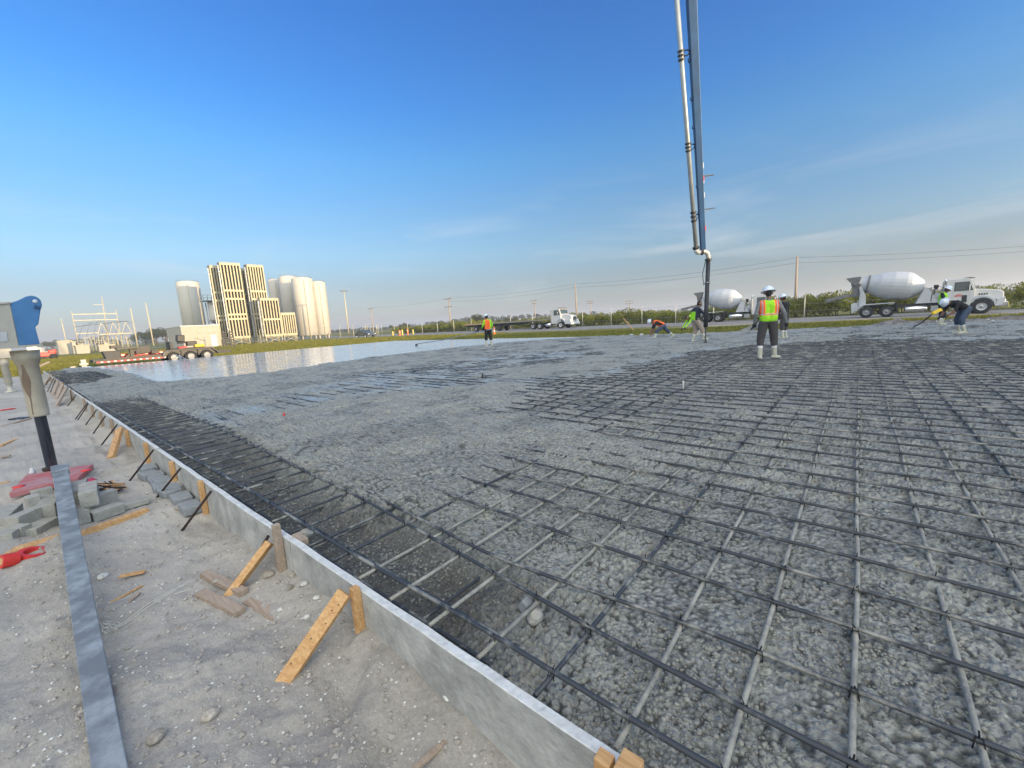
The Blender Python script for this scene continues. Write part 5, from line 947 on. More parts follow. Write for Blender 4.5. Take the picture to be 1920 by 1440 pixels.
    for k, (a, b_, z0, z1) in enumerate([(.62, .95, 1.62, 1.66), (.56, 1.0, 1.54, 1.585), (.50, .80, 1.475, 1.505), (.84, 1.02, 1.475, 1.505)]): lg.prism([(5.05+a, z0), (5.05+a+.03, z1), (5.05+b_, z1), (5.05+b_-.04, z0)], .096, .112)
    lg.build('door_lettering', redp, t)
    pl = MB(); pl.box(8.62, 8.66, .05, .62, .48, .86); pl.build('front_plate', mat('yellow_plate', (.80, .66, .10), .5), t)
    t.scale = (S, S, S); return t
m1 = mixer('large white concrete mixer truck on the road at the right, cab to the right', (.45, 48.55, RZ), 0, 'concrete mixer trucks on the road')
m2 = dup(m1, (-14.15, 53.4, RZ-.0), math.radians(4), 'white concrete mixer truck farther left, half hidden by the black hose and the walking person')
# flatbed tractor-trailer
ft = thing('flatbed_truck', 'white truck pulling a long empty flatbed trailer on the road, cab to the right', 'flatbed truck', (-38.6, 51.6, RZ), math.radians(0)); ft.rotation_euler = (0, 0, 0)
cab(ft, 3.35, False, 1.75)
c = MB(); c.box(-1.2, 5.2, .8, .92, .62, .86); c.box(-1.2, 5.2, 1.48, 1.6, .62, .86); c.build('chassis', black, ft)
for x in (0, 1.28): wheel(ft, x, .0, .50, .50, .5, -1, rr=.58, rimm=mat('dusty_rim2', (.36, .36, .37), .6, .1)); wheel(ft, x, 1.9, .50, .50, .5, 1, rr=.58, rimm=MATS['dusty_rim2'])
wheel(ft, 5.05, .02, .50, .50, .34, -1, rr=.58); wheel(ft, 5.05, 2.0, .50, .50, .34, 1, rr=.58)
c = MB(); c.lathe([(0, 0), (.3, 0), (.3, 1.2), (0, 1.2)], (2.0, .35, .6), (1, 0, 0), 18); c.build('fuel_tank', chrome, ft)
tr_ = MB(); tr_.prism([(2.9, 1.28), (2.9, 1.50), (-15.2, 1.30), (-15.2, 1.12)], .0, 2.4); o = tr_.build('trailer_deck', mat('old_deck', (.25, .22, .19), .9, 0, .3, 4), ft)
tr_ = MB(); tr_.prism([(2.8, 1.27), (-.8, 1.22), (-3.2, .80), (-12, .72), (-15.1, .85), (-15.1, 1.11)], .55, 1.85); tr_.build('trailer_frame', black, ft)
tr_ = MB(); tr_.prism([(-8.0, 1.33), (-8.0, 1.42), (-15.1, 1.36), (-15.1, 1.24)], -.02, .02); tr_.build('deck_side_rail', mat('orange_rail', (.62, .34, .14), .7), ft)
for x in (-12.3, -7.0): wheel(ft, x, .0, .46, .46, .5, -1, rr=.45, rimm=black if x > -10 else white); wheel(ft, x, 1.9, .46, .46, .5, 1, rr=.45)
c = MB()
for x in (-14.9, -8.6, -4.2): c.box(x, x+.08, .3, .4, .15, .9)
c.build('landing_legs', steel, ft)
# sedan
sn = thing('sedan', 'small dark grey sedan parked near the lamp post', 'car', (-73.6, 43.2, -.30), math.radians(2)); carp = mat('grey_car_paint', (.10, .11, .12), .25, .3, .1, 2, coat=.6)
c = MB(); c.prism([(-2.25, .35), (-2.30, .85), (-1.75, 1.02), (-1.1, 1.42), (.15, 1.46), (.95, 1.05), (2.0, .92), (2.32, .65), (2.30, .35)], 0, 1.8); c.build('body', carp, sn, bevel=.09)
c = MB(); c.prism([(-1.45, 1.03), (-1.0, 1.36), (.12, 1.40), (.78, 1.04)], -.008, .01); c.build('side_window', glass, sn); c = MB(); c.obox((.58, .9, 1.24), (.9, 1.45, .02), Matrix.Rotation(.50, 3, 'Y')); c.build('windscreen', glass, sn)
for x in (-1.4, 1.4): wheel(sn, x, -.02, .33, .33, .2, -1, rr=.66, rimm=chrome); wheel(sn, x, 1.62, .33, .33, .2, 1, rr=.66, rimm=chrome)
for y_ in (.2, 1.6): c = MB(); c.obox((2.28, y_, .68), (.06, .3, .12), Matrix.Identity(3)); c.build('headlight', mat('headlight', (.75, .75, .72), .1), sn)
# triple axle gooseneck trailer with the ride-on trowel
tl = thing('equipment_trailer', 'black triple axle trailer with grey toolbox and red and white striped side rail', 'trailer', (-37.35, 0, -.27)); 
for y_ in (7.28, 8.26, 9.24):
    for x0, sg in ((-.22, 1), (-2.42, -1)):
        a = MB(); a.lathe([(.21, 0), (.34, 0), (.375, .03), (.375, .19), (.34, .22), (.21, .22)], (x0, y_, .375), (1, 0, 0), 24); wh = bpy.data.objects.new('wheel', None); C.objects.link(wh); wh.parent = tl; a.build('tyre', rubber, wh)
        b_ = MB(); b_.lathe([(.21, .0), (.20, -.04), (.12, -.02), (.08, .02), (0, .02)], (x0+(.20 if sg > 0 else .02), y_, .375), (sg, 0, 0), 20); b_.build('rim', mat('trailer_rim', (.36, .36, .35), .6), wh)
f_ = MB(); rw = [(6.72, .42), (6.80, .70), (7.0, .82), (9.55, .86), (9.85, .60), (9.98, .42), (10.05, .42), (9.62, .92), (6.95, .89), (6.70, .74), (6.62, .42)]
f_.prism(rw, -.30, .06, fn=lambda x, y, z: (y, x, z)); f_.box(-.28, -.24, 6.8, 9.8, .55, .85); f_.build('fender', mat('dark_fender', (.07, .07, .07), .5), tl)
f_ = MB()
for y_ in (7.28, 8.26, 9.24): f_.box(-.10, -.06, y_-.54, y_-.46, .42, .84)
f_.box(-2.3, -.35, 3.2, 10.6, .50, .60); f_.box(-.34, -.30, 3.2, 10.9, .42, .62); f_.box(-2.34, -2.30, 3.2, 10.9, .42, .62); f_.build('bed_frame', black, tl)
f_ = MB(); f_.box(-2.25, -.4, 4.6, 9.9, .605, .65); f_.build('deck_planks', mat('orange_deck', (.22, .11, .06), .8, 0, .3, 5), tl)
n_ = 11
for k in range(n_):
    y0 = 3.3+k*(6.8-3.3)/n_; y1 = y0+(6.8-3.3)/n_
    f_ = MB(); f_.box(.0, .03, y0, y1-.12, .40, .48); f_.build('red_stripe', redp, tl); f_ = MB(); f_.box(.0, .031, y1-.118, y1-.002, .40, .48); f_.build('white_stripe', white, tl)
f_ = MB(); f_.box(-.05, -.002, 3.3, 6.8, .34, .52); f_.build('side_rail', black, tl)
f_ = MB()
for k in range(6): f_.box(-2.2, -2.17, 4.8+k*.42, 4.98+k*.42, .72, .80)
f_.build('far_reflectors', white, tl); f_ = MB(); f_.box(-2.26, -2.2, 4.5, 7.2, .62, .84); f_.build('far_side_rail', redp, tl)
f_ = MB(); f_.prism([(3.72, 1.12), (3.86, .46), (4.55, .44), (4.58, 1.10)], -1.3, -.35, fn=lambda x, y, z: (y, x, z)); f_.build('toolbox', mat('grey_toolbox', (.05, .05, .05), .6, 0, .2, 3), tl, bevel=.02)
f_ = MB(); f_.box(-1.6, -.5, 4.45, 5.55, 1.18, 1.30); f_.beam((-1.0, 5.5, 1.2), (-1.0, 4.9, .62), .12, .12); f_.box(-1.2, -.8, 5.1, 5.3, .62, 1.2); f_.build('gooseneck', mat('olive_grey', (.08, .08, .065), .6), tl)
f_ = MB(); f_.beam((-.2, 3.9, .45), (-.2, 4.0, -.05), .08, .08); f_.box(-.3, -.1, 3.95, 4.08, -.08, -.02); f_.build('jack_leg', black, tl)
f_ = MB(); f_.obox((-1.9, 5.9, 1.05), (.8, .8, .5), Matrix.Rotation(.1, 3, 'X')); f_.obox((-1.5, 6.5, .85), (.5, .4, .25), Matrix.Identity(3)); f_.obox((-1.6, 4.5, 1.35), (.8, .5, .2), Matrix.Identity(3)); f_.build('loose_gear', black, tl)
tw_ = thing('ride_on_trowel', 'ride-on power trowel with black seat strapped on the striped trailer', 'power trowel', (-38.6, 8.0, .38))
c = MB(); c.obox((0.2, .0, 1.03), (.50, .46, .5), Matrix.Rotation(-.12, 3, 'X')); c.obox((.2, .05, .72), (.55, .50, .12), Matrix.Identity(3)); c.build('seat', black, tw_, bevel=.05)
c = MB(); c.box(-.6, .7, -.8, 1.3, .25, .32); c.box(-.5, .6, -.75, -.70, .3, .85); c.obox((.2, -.62, .50), (.3, .2, .55), Matrix.Identity(3)); c.obox((.2, .62, .62), (.5, .6, .35), Matrix.Identity(3)); c.build('frame', black, tw_, bevel=.02)
c = MB(); c.obox((.3, 0.0, .32), (.55, .50, .24), Matrix.Identity(3)); c.build('fuel_tank', redp, tw_, bevel=.05); c = MB(); c.obox((.3, 1.05, .42), (.5, .62, .20), Matrix.Identity(3)); c.build('engine_cover', yellowp, tw_, bevel=.06)
c = MB(); c.tube([(.3, -.72, .2), (.3, -.70, 1.15)], .03, 8); c.tube([(.3, .8, .5), (.3, .86, 1.0), (.3, 1.5, .75)], .022, 6); c.tube([(.3, 1.3, .45), (.3, 1.55, .7)], .02, 6); c.build('levers', steel, tw_)
for s_, lb in ((0, 'left'), (1, 'right')):
    a_ = gp(359+s_*6, 690+s_*2, 0); b_ = at(327+s_*7, 652, (a_-Vector((0, 0, EYE))).dot(FWD)); c = MB(); c.beam((b_.x+.0, b_.y, .62), (a_.x+2.3, a_.y+.02, -.26) if 0 else (-36.4, 7.62+.22*s_, -.2), .03, .06)
    tag(c.build('white_post', white), 'thin white slanting post in front of the trailer wheels, %s one of the pair' % lb, 'post', 'thin white posts before the trailer')
# ------------------------------------------------------------------ plant: vaporiser towers, tanks, building
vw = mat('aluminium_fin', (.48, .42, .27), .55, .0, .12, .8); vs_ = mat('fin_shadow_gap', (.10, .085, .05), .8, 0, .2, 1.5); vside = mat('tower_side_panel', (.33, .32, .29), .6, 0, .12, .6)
def tower(label, x, y0, y1, z0, z1, depth, bands, nf=6, brown=False):
    t = thing('vaporiser_tower', label, 'vaporiser tower', (x, (y0+y1)/2, -.35), 0, 'finned vaporiser towers'); w = (y1-y0)/2; a, b_ = z0+.35, z1+.35
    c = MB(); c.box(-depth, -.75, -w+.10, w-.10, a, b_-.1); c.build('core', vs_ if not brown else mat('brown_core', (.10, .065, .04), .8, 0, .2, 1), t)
    f_ = MB(); n = nf
    for k in range(n+1): yy = -w+2*w*k/n; f_.box(-.24, 0, yy-.10, yy+.10, a, b_)
    f_.build('fins', vw, t)
    for zz, hh in [(b_-.165, .185), (a+.15, .2)]+[(a+(b_-a)*fr_, .17) for fr_ in bands]: f_ = MB(); f_.box(-.26, .02, -w-.03, w+.03, zz-hh, zz+hh); f_.build('cross_band', vw, t)
    s_ = MB(); s_.box(-depth, -.24, -w-.01, -w+.09, a, b_); s_.box(-depth, -.24, w-.09, w+.01, a, b_); s_.box(-depth-.02, .04, -w-.08, w+.08, b_, b_+.14); s_.build('side_panel', vside, t)
    s_ = MB(); s_.lathe([(.10, a), (.10, b_-.4)], (-depth*.45, -w-.18, 0), n=10)
    for k in range(5): s_.box(-depth*.45-.3, -depth*.45+.3, -w-.3, -w, a+(b_-a)*(.12+.19*k), a+(b_-a)*(.12+.19*k)+.16)
    s_.build('riser_pipe', white, t)
    l_ = MB()
    for yy in (-w+.1, w-.1):
        for xx in (-.12, -depth+.1): l_.tube([(xx, yy, 0), (xx, yy, a)], .075, 8)
    l_.tube([(-.12, -w+.1, .1), (-.12, w-.1, a-.1)], .045, 6); l_.tube([(-.12, w-.1, .1), (-.12, -w+.1, a-.1)], .045, 6); l_.tube([(-.12, -w, a-.2), (-.12, w, a-.2)], .06, 6); l_.build('legs', vw, t)
    return t
tower('tallest finned tower, nearest front of the group', -92, 27.03, 30.2, 1.0, 15.05, 1.5, (.64, .53, .29+.03, .26), 6)
tower('narrow finned tower standing just behind the left edge of the tallest one', -95.5, 26.35, 28.6, 1.0, 14.9, 1.6, (.64, .53, .32, .26), 5)
tower('second tall finned tower right of the tallest one', -92, 31.55, 34.3, 1.0, 14.95, 1.9, (.64, .53, .32, .26), 6)
tower('narrow finned tower behind the gap between the two tallest', -95.5, 30.6, 32.6, 1.0, 14.6, 1.6, (.64, .5, .3), 4)
tower('medium height brownish finned tower in front of the right tall tower', -88, 31.6, 34.7, 1.0, 8.2, 1.7, (.45,), 6, True)
tower('shortest brownish finned tower at the right of the group', -88, 34.95, 37.5, 1.0, 5.35, 1.5, (), 6, True)
tankm = mat('tank_white', (.50, .47, .41), .55, 0, .06, .35)
def tank(label, x, y, r, z1, z0=.6, flat=True, sc=1.0, group='tall white storage tanks'):
    t = thing('storage_tank', label, 'storage tank', (x, y, -.35), 0, group)
    c = MB(); c.lathe([(0, z0), (r*.9, z0), (r, z0+.15), (r, z1), (r*.97, z1+.12), (r*.6, z1+.42), (0, z1+.5)], n=40); c.build('shell', tankm, t)
    c = MB(); 
    for a in range(4): aa = a*math.pi/2+.4; c.box(r*.85*math.cos(aa)-.1, r*.85*math.cos(aa)+.1, r*.85*math.sin(aa)-.1, r*.85*math.sin(aa)+.1, 0, z0+.2)
    c.build('legs', tankm, t); c = MB(); c.tube([(r*1.02, -.3*r, .3), (r*1.02, -.3*r, z1-.3)], .05, 6); c.tube([(r*.8, .65*r, .3), (r*.8, .65*r, z1*.9)], .04, 6); c.build('pipes', vw, t)
    c = MB(); c.tube([(r*.92*math.cos(a_), r*.92*math.sin(a_), z1+.5) for a_ in np.linspace(0, 6.28, 25)], .025, 5); c.build('top_rail', steel, t); return t
tank('widest pale tank at the far left, standing alone behind the white building', -118, 27.7, 2.2, 14.3, 3.0)
def tkx(px_l, px_r, py, X):
    a = onx(px_l, py, X); b_ = onx(px_r, py, X); return (a[0]+b_[0])/2, (b_[0]-a[0])/2, (a[1]+b_[1])/2
for (l_, r_2, py_, X_, lb) in [(501, 526, 524, -112, 'leftmost of the four white tanks, mostly hidden behind its neighbour'), (522, 556, 518, -106, 'second white tank from the left in the row of four, slightly the tallest'), (546, 584, 521, -98, 'third white tank from the left in the row of four, the widest'), (582, 608, 528, -97, 'rightmost of the four white tanks, narrowest')]:
    y_, r_, z_ = tkx(l_, r_2, py_, X_); tank(lb, X_, y_, r_*.99, z_+.0, .9)
# platform tank between
y_, z_ = onx(405, 565, -103); pt = thing('platform_tank', 'short tank with railed platform on top between the single tank and the towers', 'tank', (-103, y_-.3, -.35)); c = MB(); c.lathe([(0, 4.6), (.5, 4.7), (1.2, 5.3), (1.25, 5.6), (1.25, z_+.2), (0, z_+.3)], n=28); c.build('shell', tankm, pt)
c = MB(); c.box(-1.5, 1.5, -2.2, 1.4, z_+.3, z_+.45)
for yy in np.linspace(-2.2, 1.4, 6): c.box(1.45, 1.5, yy-.03, yy+.03, z_+.4, z_+1.5); c.box(-1.5, -1.45, yy-.03, yy+.03, z_+.4, z_+1.5)
for zz in (.95, 1.5): c.box(1.45, 1.5, -2.2, 1.4, z_+zz-.03, z_+zz+.03); c.box(-1.5, 1.5, -2.23, -2.18, z_+zz-.03, z_+zz+.03)
c.build('platform', steel, pt); c = MB(); c.tube([(0, -1.6, 0), (0, -1.6, z_)], .12, 8); c.tube([(0, -1.6, 5.2), (0, 0, 4.6)], .2, 8); c.tube([(0, 0, 0), (0, 0, 4.7)], .3, 10); c.build('pipework', steel, pt)
wb = thing('plant_building', 'low white flat roofed plant building in front of the single tank', 'building', (-92, 19.5, -.35)); c = MB(); c.box(-10.7, 0, 0, 5.8, 0, 3.95); c.build('wall', mat('cream_wall', (.40, .37, .31), .7, 0, .06, .5), wb)
c = MB(); c.box(-10.8, .08, -.08, 5.88, 3.95, 4.08); c.build('roof', white, wb); c = MB()
for k in range(7): c.box(.0, .05, .4+.85*k, .46+.85*k, .1, 3.9)
c.build('wall_ribs', vw, wb); c = MB(); c.box(.0, .07, 4.2, 5.1, .0, 2.2); c.build('door', steel, wb)
# fence round the plant and other fences
def fence(name, label, pts, h, n_posts, post_r, mm, wires=(.35, .7, 1.0), arm=True, post=None):
    t = thing(name, label, 'fence', (0, 0, 0)); tot = [0]
    for a, b_ in zip(pts[:-1], pts[1:]): tot.append(tot[-1]+math.hypot(b_[0]-a[0], b_[1]-a[1]))
    def P_(s): return (np.interp(s, tot, [p[0] for p in pts]), np.interp(s, tot, [p[1] for p in pts]))
    ss = np.linspace(0, tot[-1], n_posts); base = None
    for k, s in enumerate(ss):
        x, y = P_(s); z = -.33; c = MB(); c.tube([(0, 0, -.1), (0, 0, h)], post_r, 8)
        if arm: c.tube([(0, 0, h), (0, .25*0+.22, h+.22)], post_r*.6, 6)
        o = c.build('post', mm, t) if base is None else base.copy()
        if base is None: base = o
        else: C.objects.link(o); o.parent = t
        o.location = (x, y, z)
    c = MB()
    for f_ in wires: c.tube([(*P_(s), -.33+h*f_) for s in ss], .012, 4)
    c.build('wires', steel, t)
    return t
palep = mat('pale_post', (.52, .49, .42), .8, 0, .2, 3)
fence('road_fence', 'chain link fence with pale posts along the far side of the road', [(-90, 58.5), (-28, 60.8), (40, 58.6)], 2.35, 27, .055, palep)
for px_, pb in ((1202, 606.5), (1248, 606), (1521, 594.6), (1588, 594)): pass
fence('plant_fence', 'grey chain link fence around the finned towers and tanks', [(-84.5, 20), (-84.5, 27.6), (-85.5, 55), (-100, 60)], 2.5, 17, .05, vw, (.05, .5, 1.0))
# chain link infill as thin diamond wires on the plant fence
# lamp, poles
def pole(label, px_t, px_b, d, r=.12, arms=((.97, 1.1),), m_=None, name='power_pole', cat='power pole', grp='wooden power poles'):
    b_ = at(px_b[0], px_b[1], d); tp = at(px_t[0], px_t[1], d+.0); t = thing(name, label, cat, (b_.x, b_.y, -.5), 0, grp); h = tp.z+.5; lx, ly = tp.x-b_.x, tp.y-b_.y; lx *= .35; ly *= .35
    c = MB(); c.tube([(0, 0, 0), (lx, ly, h)], [r, r*.68], 12); c.build('pole', m_ or oldwood, t)
    for f_, w_ in arms: c = MB(); c.box(-w_+lx*f_, w_+lx*f_, -.06, .06, h*f_-.07, h*f_+.07); [c.lathe([(.05, 0), (.07, .05), (.04, .14)], (lx*f_+s_*w_*.9, 0, h*f_+.07), n=8) for s_ in (-1, 1)]; c.build('crossarm', m_ or oldwood, t)
    return Vector((b_.x+lx, b_.y+ly, tp.z))
pA = pole('tall bare wooden pole nearest the right mixer truck, in front of the bushes', (1494, 482), (1490, 596), 54, .17, ())
pB = pole('tall thin pole just right of the flatbed truck cab', (1077, 532), (1082, 613), 75, .15, ())
pC = pole('power pole with two crossarms left of the person with the bull float', (841, 559), (845, 615), 95, .16, ((.97, 1.3), (.74, 1.3)))
pD = pole('small power pole between the lamp post and the twin armed pole', (695, 577), (700, 622), 120, .16, ((.96, 1.3),))
pE = pole('distant power pole above the flatbed trailer', (1002, 562), (1004, 606), 120, .15, ((.96, 1.2), (.85, .8)))
pF = pole('distant power pole right of the tall thin pole', (1107, 563), (1108, 606), 140, .15, ((.95, 1.3), (.85, 1.3)))
pG = pole('most distant power pole above the hedge, left of the crouching person', (1180, 563), (1181, 602), 150, .16, ((.95, 1.5), (.82, 1.5)))
pH = pole('left tall pole between the substation and the plant building', (245, 578), (258, 648), 150, .22, ((.6, .5),), vw); pI = pole('right tall pole between the substation and the plant building', (272, 568), (287, 640), 150, .22, ((.62, .5),), vw)
pJ = pole('far thin pole left of the substation frame', (114, 597), (124, 640), 170, .2, ((.9, 1),), vw)
def wires(label, pts_list, r=.02):
    c = MB()
    for a, b_, sag in pts_list:
        c.tube([a*(1-t)+b_*t-Vector((0, 0, sag*4*t*(1-t))) for t in np.linspace(0, 1, 14)], r*.65, 5)
    return tag(c.build('power_line', mat('wire', (.03, .03, .035), .6)), label, 'power line', 'overhead power lines')
R_end = at(2300, 428, 46)
wires('overhead wires running from the tall bare pole off to the right', [(pA-Vector((0, 0, .15)), R_end, .5), (pA-Vector((0, 0, .8)), R_end-Vector((0, 0, .55)), .5)])
wires('overhead wires between the tall bare pole and the thin pole by the flatbed cab', [(pA-Vector((0, 0, .15)), pB-Vector((0, 0, .1)), .5), (pA-Vector((0, 0, .8)), pB-Vector((0, 0, .7)), .5)])
wires('overhead wires between the thin pole and the twin armed pole', [(pB-Vector((0, 0, .1)), pC, .5), (pB-Vector((0, 0, .7)), pC-Vector((0, 0, .8)), .5)]); wires('overhead wires from the twin armed pole to the small pole', [(pC, pD, .5)])
lb_ = at(655, 634, 84); lt = at(647, 547, 84); lp = thing('street_lamp', 'tall slim lamp post with a flat twin head right of the tanks', 'lamp post', (lb_.x, lb_.y, -.4)); c = MB(); c.tube([(0, 0, 0), (0, 0, lt.z+.4)], [.12, .08], 12); c.build('post', vw, lp); c = MB(); c.box(-.2, .2, -.75, .75, lt.z+.38, lt.z+.52); c.build('lamp_head', grime, lp, bevel=.03)
# bollards, cone, white post, leaning stick
gBo = 'bollards by the parked sedan'
for px_, py_, d_, mm, r, h, lb in [(737, 630, 80, yellowp, .13, .9, 'yellow bollard nearest the sedan'), (750, 631, 76, orangep, .16, 1.05, 'thick orange bollard in the middle of the group'), (755, 629, 78, yellowp, .12, 1.1, 'yellow bollard touching the thick orange one'), (765, 629, 80, orangep, .15, 1.2, 'tallest orange bollard on the right'), (775, 627, 82, yellowp, .12, 1.0, 'yellow bollard farthest right')]:
    q = at(px_, py_, d_); t_ = thing('bollard', lb, 'bollard', (q.x, q.y, -.35), 0, gBo); c = MB(); c.lathe([(r, 0), (r, h), (r*.7, h+.06), (0, h+.08)], n=14); c.build('tube', mm, t_); c = MB(); c.lathe([(r+.004, h*.65), (r+.004, h*.8)], n=14); c.build('band', white, t_)
q = gp(927, 629, -.33); t_ = thing('traffic_cone', 'orange cone with white band on the grass beside the person with the bull float', 'traffic cone', (q.x, q.y, -.3)); c = MB(); c.lathe([(.17, .03), (.10, .55), (.04, 1.0), (0, 1.0)], n=14); c.box(-.2, .2, -.2, .2, 0, .04); c.build('body', orangep, t_); c = MB(); c.lathe([(.122, .42), (.082, .68)], n=14); c.build('band', white, t_)
q = gp(1808, 601, -.25); c = MB(); c.beam((q.x-.02, q.y, -.35), (q.x+.12, q.y+.05, 1.05), .17, .10, up=(0, 1, 0)); tag(c.build('white_marker_post', palestone, bevel=.01), 'leaning white marker post between the bent person and the mixer front wheel', 'post')
q = gp(1190, 619, -.2); c = MB(); p_ = at(1169, 597, (q-Vector((0, 0, EYE))).dot(FWD)+.6); c.beam((q.x, q.y, gz(q.x, q.y)), p_, .09, .05); tag(c.build('leaning_board', pine), 'narrow wooden board leaning diagonally near the pour edge, left of the crouching person', 'board')
# dark steel reels/stands before the towers
for dx, lb in ((0, 'left'), (14, 'right')):
    q = at(424+dx, 657, 58); t_ = thing('steel_stand', 'dark perforated steel stand in front of the towers, %s one of the pair' % lb, 'stand', (q.x, q.y, -.35), 0, 'dark steel stands'); c = MB(); c.box(-.35, .35, -.28, .28, 0, .12); c.build('base', black, t_); c = MB(); c.box(-.06, .06, -.28, -.18, 0, 2.4); c.box(-.06, .06, .18, .28, 0, 2.4); c.build('posts', black, t_)
    for k in range(6): c = MB(); c.box(-.05, .05, -.2, .2, .45+.36*k, .62+.36*k); c.build('rung', black, t_)
# ------------------------------------------------------------------ substation
XS = -150
ss = thing('substation_gantry', 'tall H shaped steel gantry of the substation with two pale top beams', 'gantry', (0, 0, 0)); A0 = onx(147, 646, XS); A1 = onx(134, 583, XS); B0 = onx(230, 648, XS); B1 = onx(217, 581, XS)
c = MB(); c.tube([(XS, A0[0], -.5), (XS, A1[0], A1[1])], [.17, .10], 8); c.build('mast', mat('dull_steel', (.40, .36, .29), .6), ss); c = MB(); c.tube([(XS, B0[0], -.5), (XS, B1[0], B1[1])], [.17, .10], 8); c.build('mast', mat('dull_steel', (.40, .36, .29), .6), ss)
c = MB()
for zz in (.85, 2.35, ): c.box(XS-.15, XS+.15, A1[0], B1[0], A1[1]-zz-.09, A1[1]-zz+.09)
c.box(XS-.1, XS+.1, A1[0], B1[0]-4, 4.2, 4.4); c.build('beams', vw, ss)
mt = thing('lattice_mast', 'tallest thin mast with short side arms behind the substation gantry', 'mast', (0, 0, 0)); q1 = onx(188, 556, -165); q0 = onx(203, 645, -165); c = MB(); c.tube([(-165, q0[0], -.5), (-165, q1[0]+.3, q1[1])], [.26, .12], 8); c.build('mast', MATS['dull_steel'], mt)
c = MB(); c.box(-165.1, -164.9, q1[0]-1.8, q1[0]+.4, q1[1]-2.3, q1[1]-2.15); c.box(-165.1, -164.9, q1[0]-1.4, q1[0]+.6, q1[1]-4.7, q1[1]-4.55); c.build('side_arms', MATS['dull_steel'], mt)
bp = None
for k, (px_, X_) in enumerate([(188, -140), (197, -140), (206, -140), (214, -142), (222, -140), (231, -140), (240, -140), (180, -143), (172, -145)]):
    y0, z0 = onx(px_, 650, X_)
    if bp is None:
        bp = thing('bus_support', 'pale steel bus support post standing in the substation yard', 'bus support', (X_, y0, -.5), 0, 'pale bus support posts in the substation'); c = MB(); c.tube([(0, 0, 0), (0, 0, 3.6)], .075, 6); c.build('post', vw, bp); c = MB(); c.lathe([(.06, 3.6), (.12, 3.7), (.06, 3.85), (.12, 3.95), (.06, 4.1), (.10, 4.2)], n=8); c.build('insulator', MATS['dull_steel'], bp)
    else: dup(bp, (X_, y0, -.5))
bb = thing('bus_structure', 'white A shaped bus frame row over the substation posts', 'bus structure', (0, 0, 0)); c = MB(); ya = onx(185, 620, -139)[0]; yb = onx(245, 620, -139)[0]; c.box(-139.1, -138.9, ya, yb, 3.55, 3.75)
for px_ in (192, 214, 238):
    y_ = onx(px_, 620, -139)[0]
    c.beam((-139, y_-.9, 3.7), (-139, y_, 6.4), .09, .09); c.beam((-139, y_+.9, 3.7), (-139, y_, 6.4), .09, .09)
c.build('frame', vw, bb); c = MB(); c.tube([(-139, ya-4, 5.6), (-139, ya+2, 6.3), (-139, yb, 6.6)], .04, 5); c.build('conductor', black, bb)
for k in range(16):
    X_ = -146+(k % 3)*2.2; y_ = onx(150+k*6.2, 640, X_)[0]; h_ = 2.2+1.6*((k*7) % 5)/5; t_ = thing('insulator_stand', 'thin pale insulator stand in the crowded substation yard', 'insulator stand', (X_, y_, -.5), 0, 'thin insulator stands in the substation yard')
    c = MB(); c.tube([(0, -.25, 0), (0, -.25, h_)], .045, 5); c.tube([(0, .25, 0), (0, .25, h_)], .045, 5); c.box(-.05, .05, -.5, .5, h_, h_+.1); c.build('stand', vw, t_); c = MB(); c.lathe([(.05, h_+.1), (.10, h_+.25), (.05, h_+.4), (.10, h_+.5), (.05, h_+.65), (0, h_+1.0)], n=7); c.build('insulator', MATS['dull_steel'], t_)
c = MB()
for k in range(7):
    y0 = onx(140+k*14, 600, -148)[0]; c.tube([(-148, y0, 3.2), (-148, y0+1.2, 6.2+.4*(k % 3)), (-149, y0+3.2, 7.0)], .03, 4)
tag(c.build('jumper_wires', MATS['wire'] if 'wire' in MATS else steel), 'thin dark jumper wires strung between the substation frames', 'wires')
def shed(label, px0, px1, pt, X, dep, zb=-.5, col=None, name='control_shed'):
    y0 = onx(px0, pt, X)[0]; y1, z1 = onx(px1, pt, X); t = thing(name, label, 'shed', (X, (y0+y1)/2, zb)); w = (y1-y0)/2; c = MB(); c.box(-dep, 0, -w, w, 0, z1-zb-.15); c.build('wall', col or MATS['cream_wall'], t); c = MB(); c.box(-dep-.1, .1, -w-.1, w+.1, z1-zb-.15, z1-zb); c.build('roof', vw, t)
    c = MB(); c.box(.0, .06, -w*.2, w*.2, 0, 2.1); c.build('door', MATS['dull_steel'], t); return t
shed('white control shed left of the substation yard', 106, 134, 638, -128, 5); shed('low tan equipment box at the front of the substation', 141, 166, 646, -120, 3); shed('tan enclosure right of the low box', 184, 214, 645, -125, 3); shed('small pale box between the shed and the gantry', 134, 141, 640, -122, 3)
rt = thing('red_tractor', 'small bright red machine with a white body parked on the lawn at the left', 'machine', (-88, onx(80, 660, -88)[0], -.4)); c = MB(); c.obox((0, 0, .75), (1.4, 2.4, .6), Matrix.Identity(3)); c.obox((0, .9, 1.1), (1.2, .8, .5), Matrix.Rotation(.2, 3, 'X')); c.build('body', redp, rt, bevel=.1); c = MB(); c.obox((0, -.9, 1.4), (1.0, 1.0, 1.2), Matrix.Identity(3)); c.build('cab', white, rt, bevel=.05)
for y_ in (-.9, .9): c = MB(); c.lathe([(0, 0), (.38, 0), (.42, .05), (.42, .2), (0, .22)], (.7, y_, .42), (1, 0, 0), 16); c.build('wheel', rubber, rt)
for k, (px_, py_, w_, lb) in enumerate([(70, 660, .8, 'white tank beside the red machine at the left'), (88, 664, .5, 'pale low pallet under the red machine')]):
    y_ = onx(px_, py_, -92)[0]; c = MB(); c.lathe([(0, 0), (w_, 0), (w_, w_*2), (w_*.6, w_*2.3), (0, w_*2.3)], (-92, y_, -.4), n=18); tag(c.build('yard_tank', tankm), lb, 'tank')
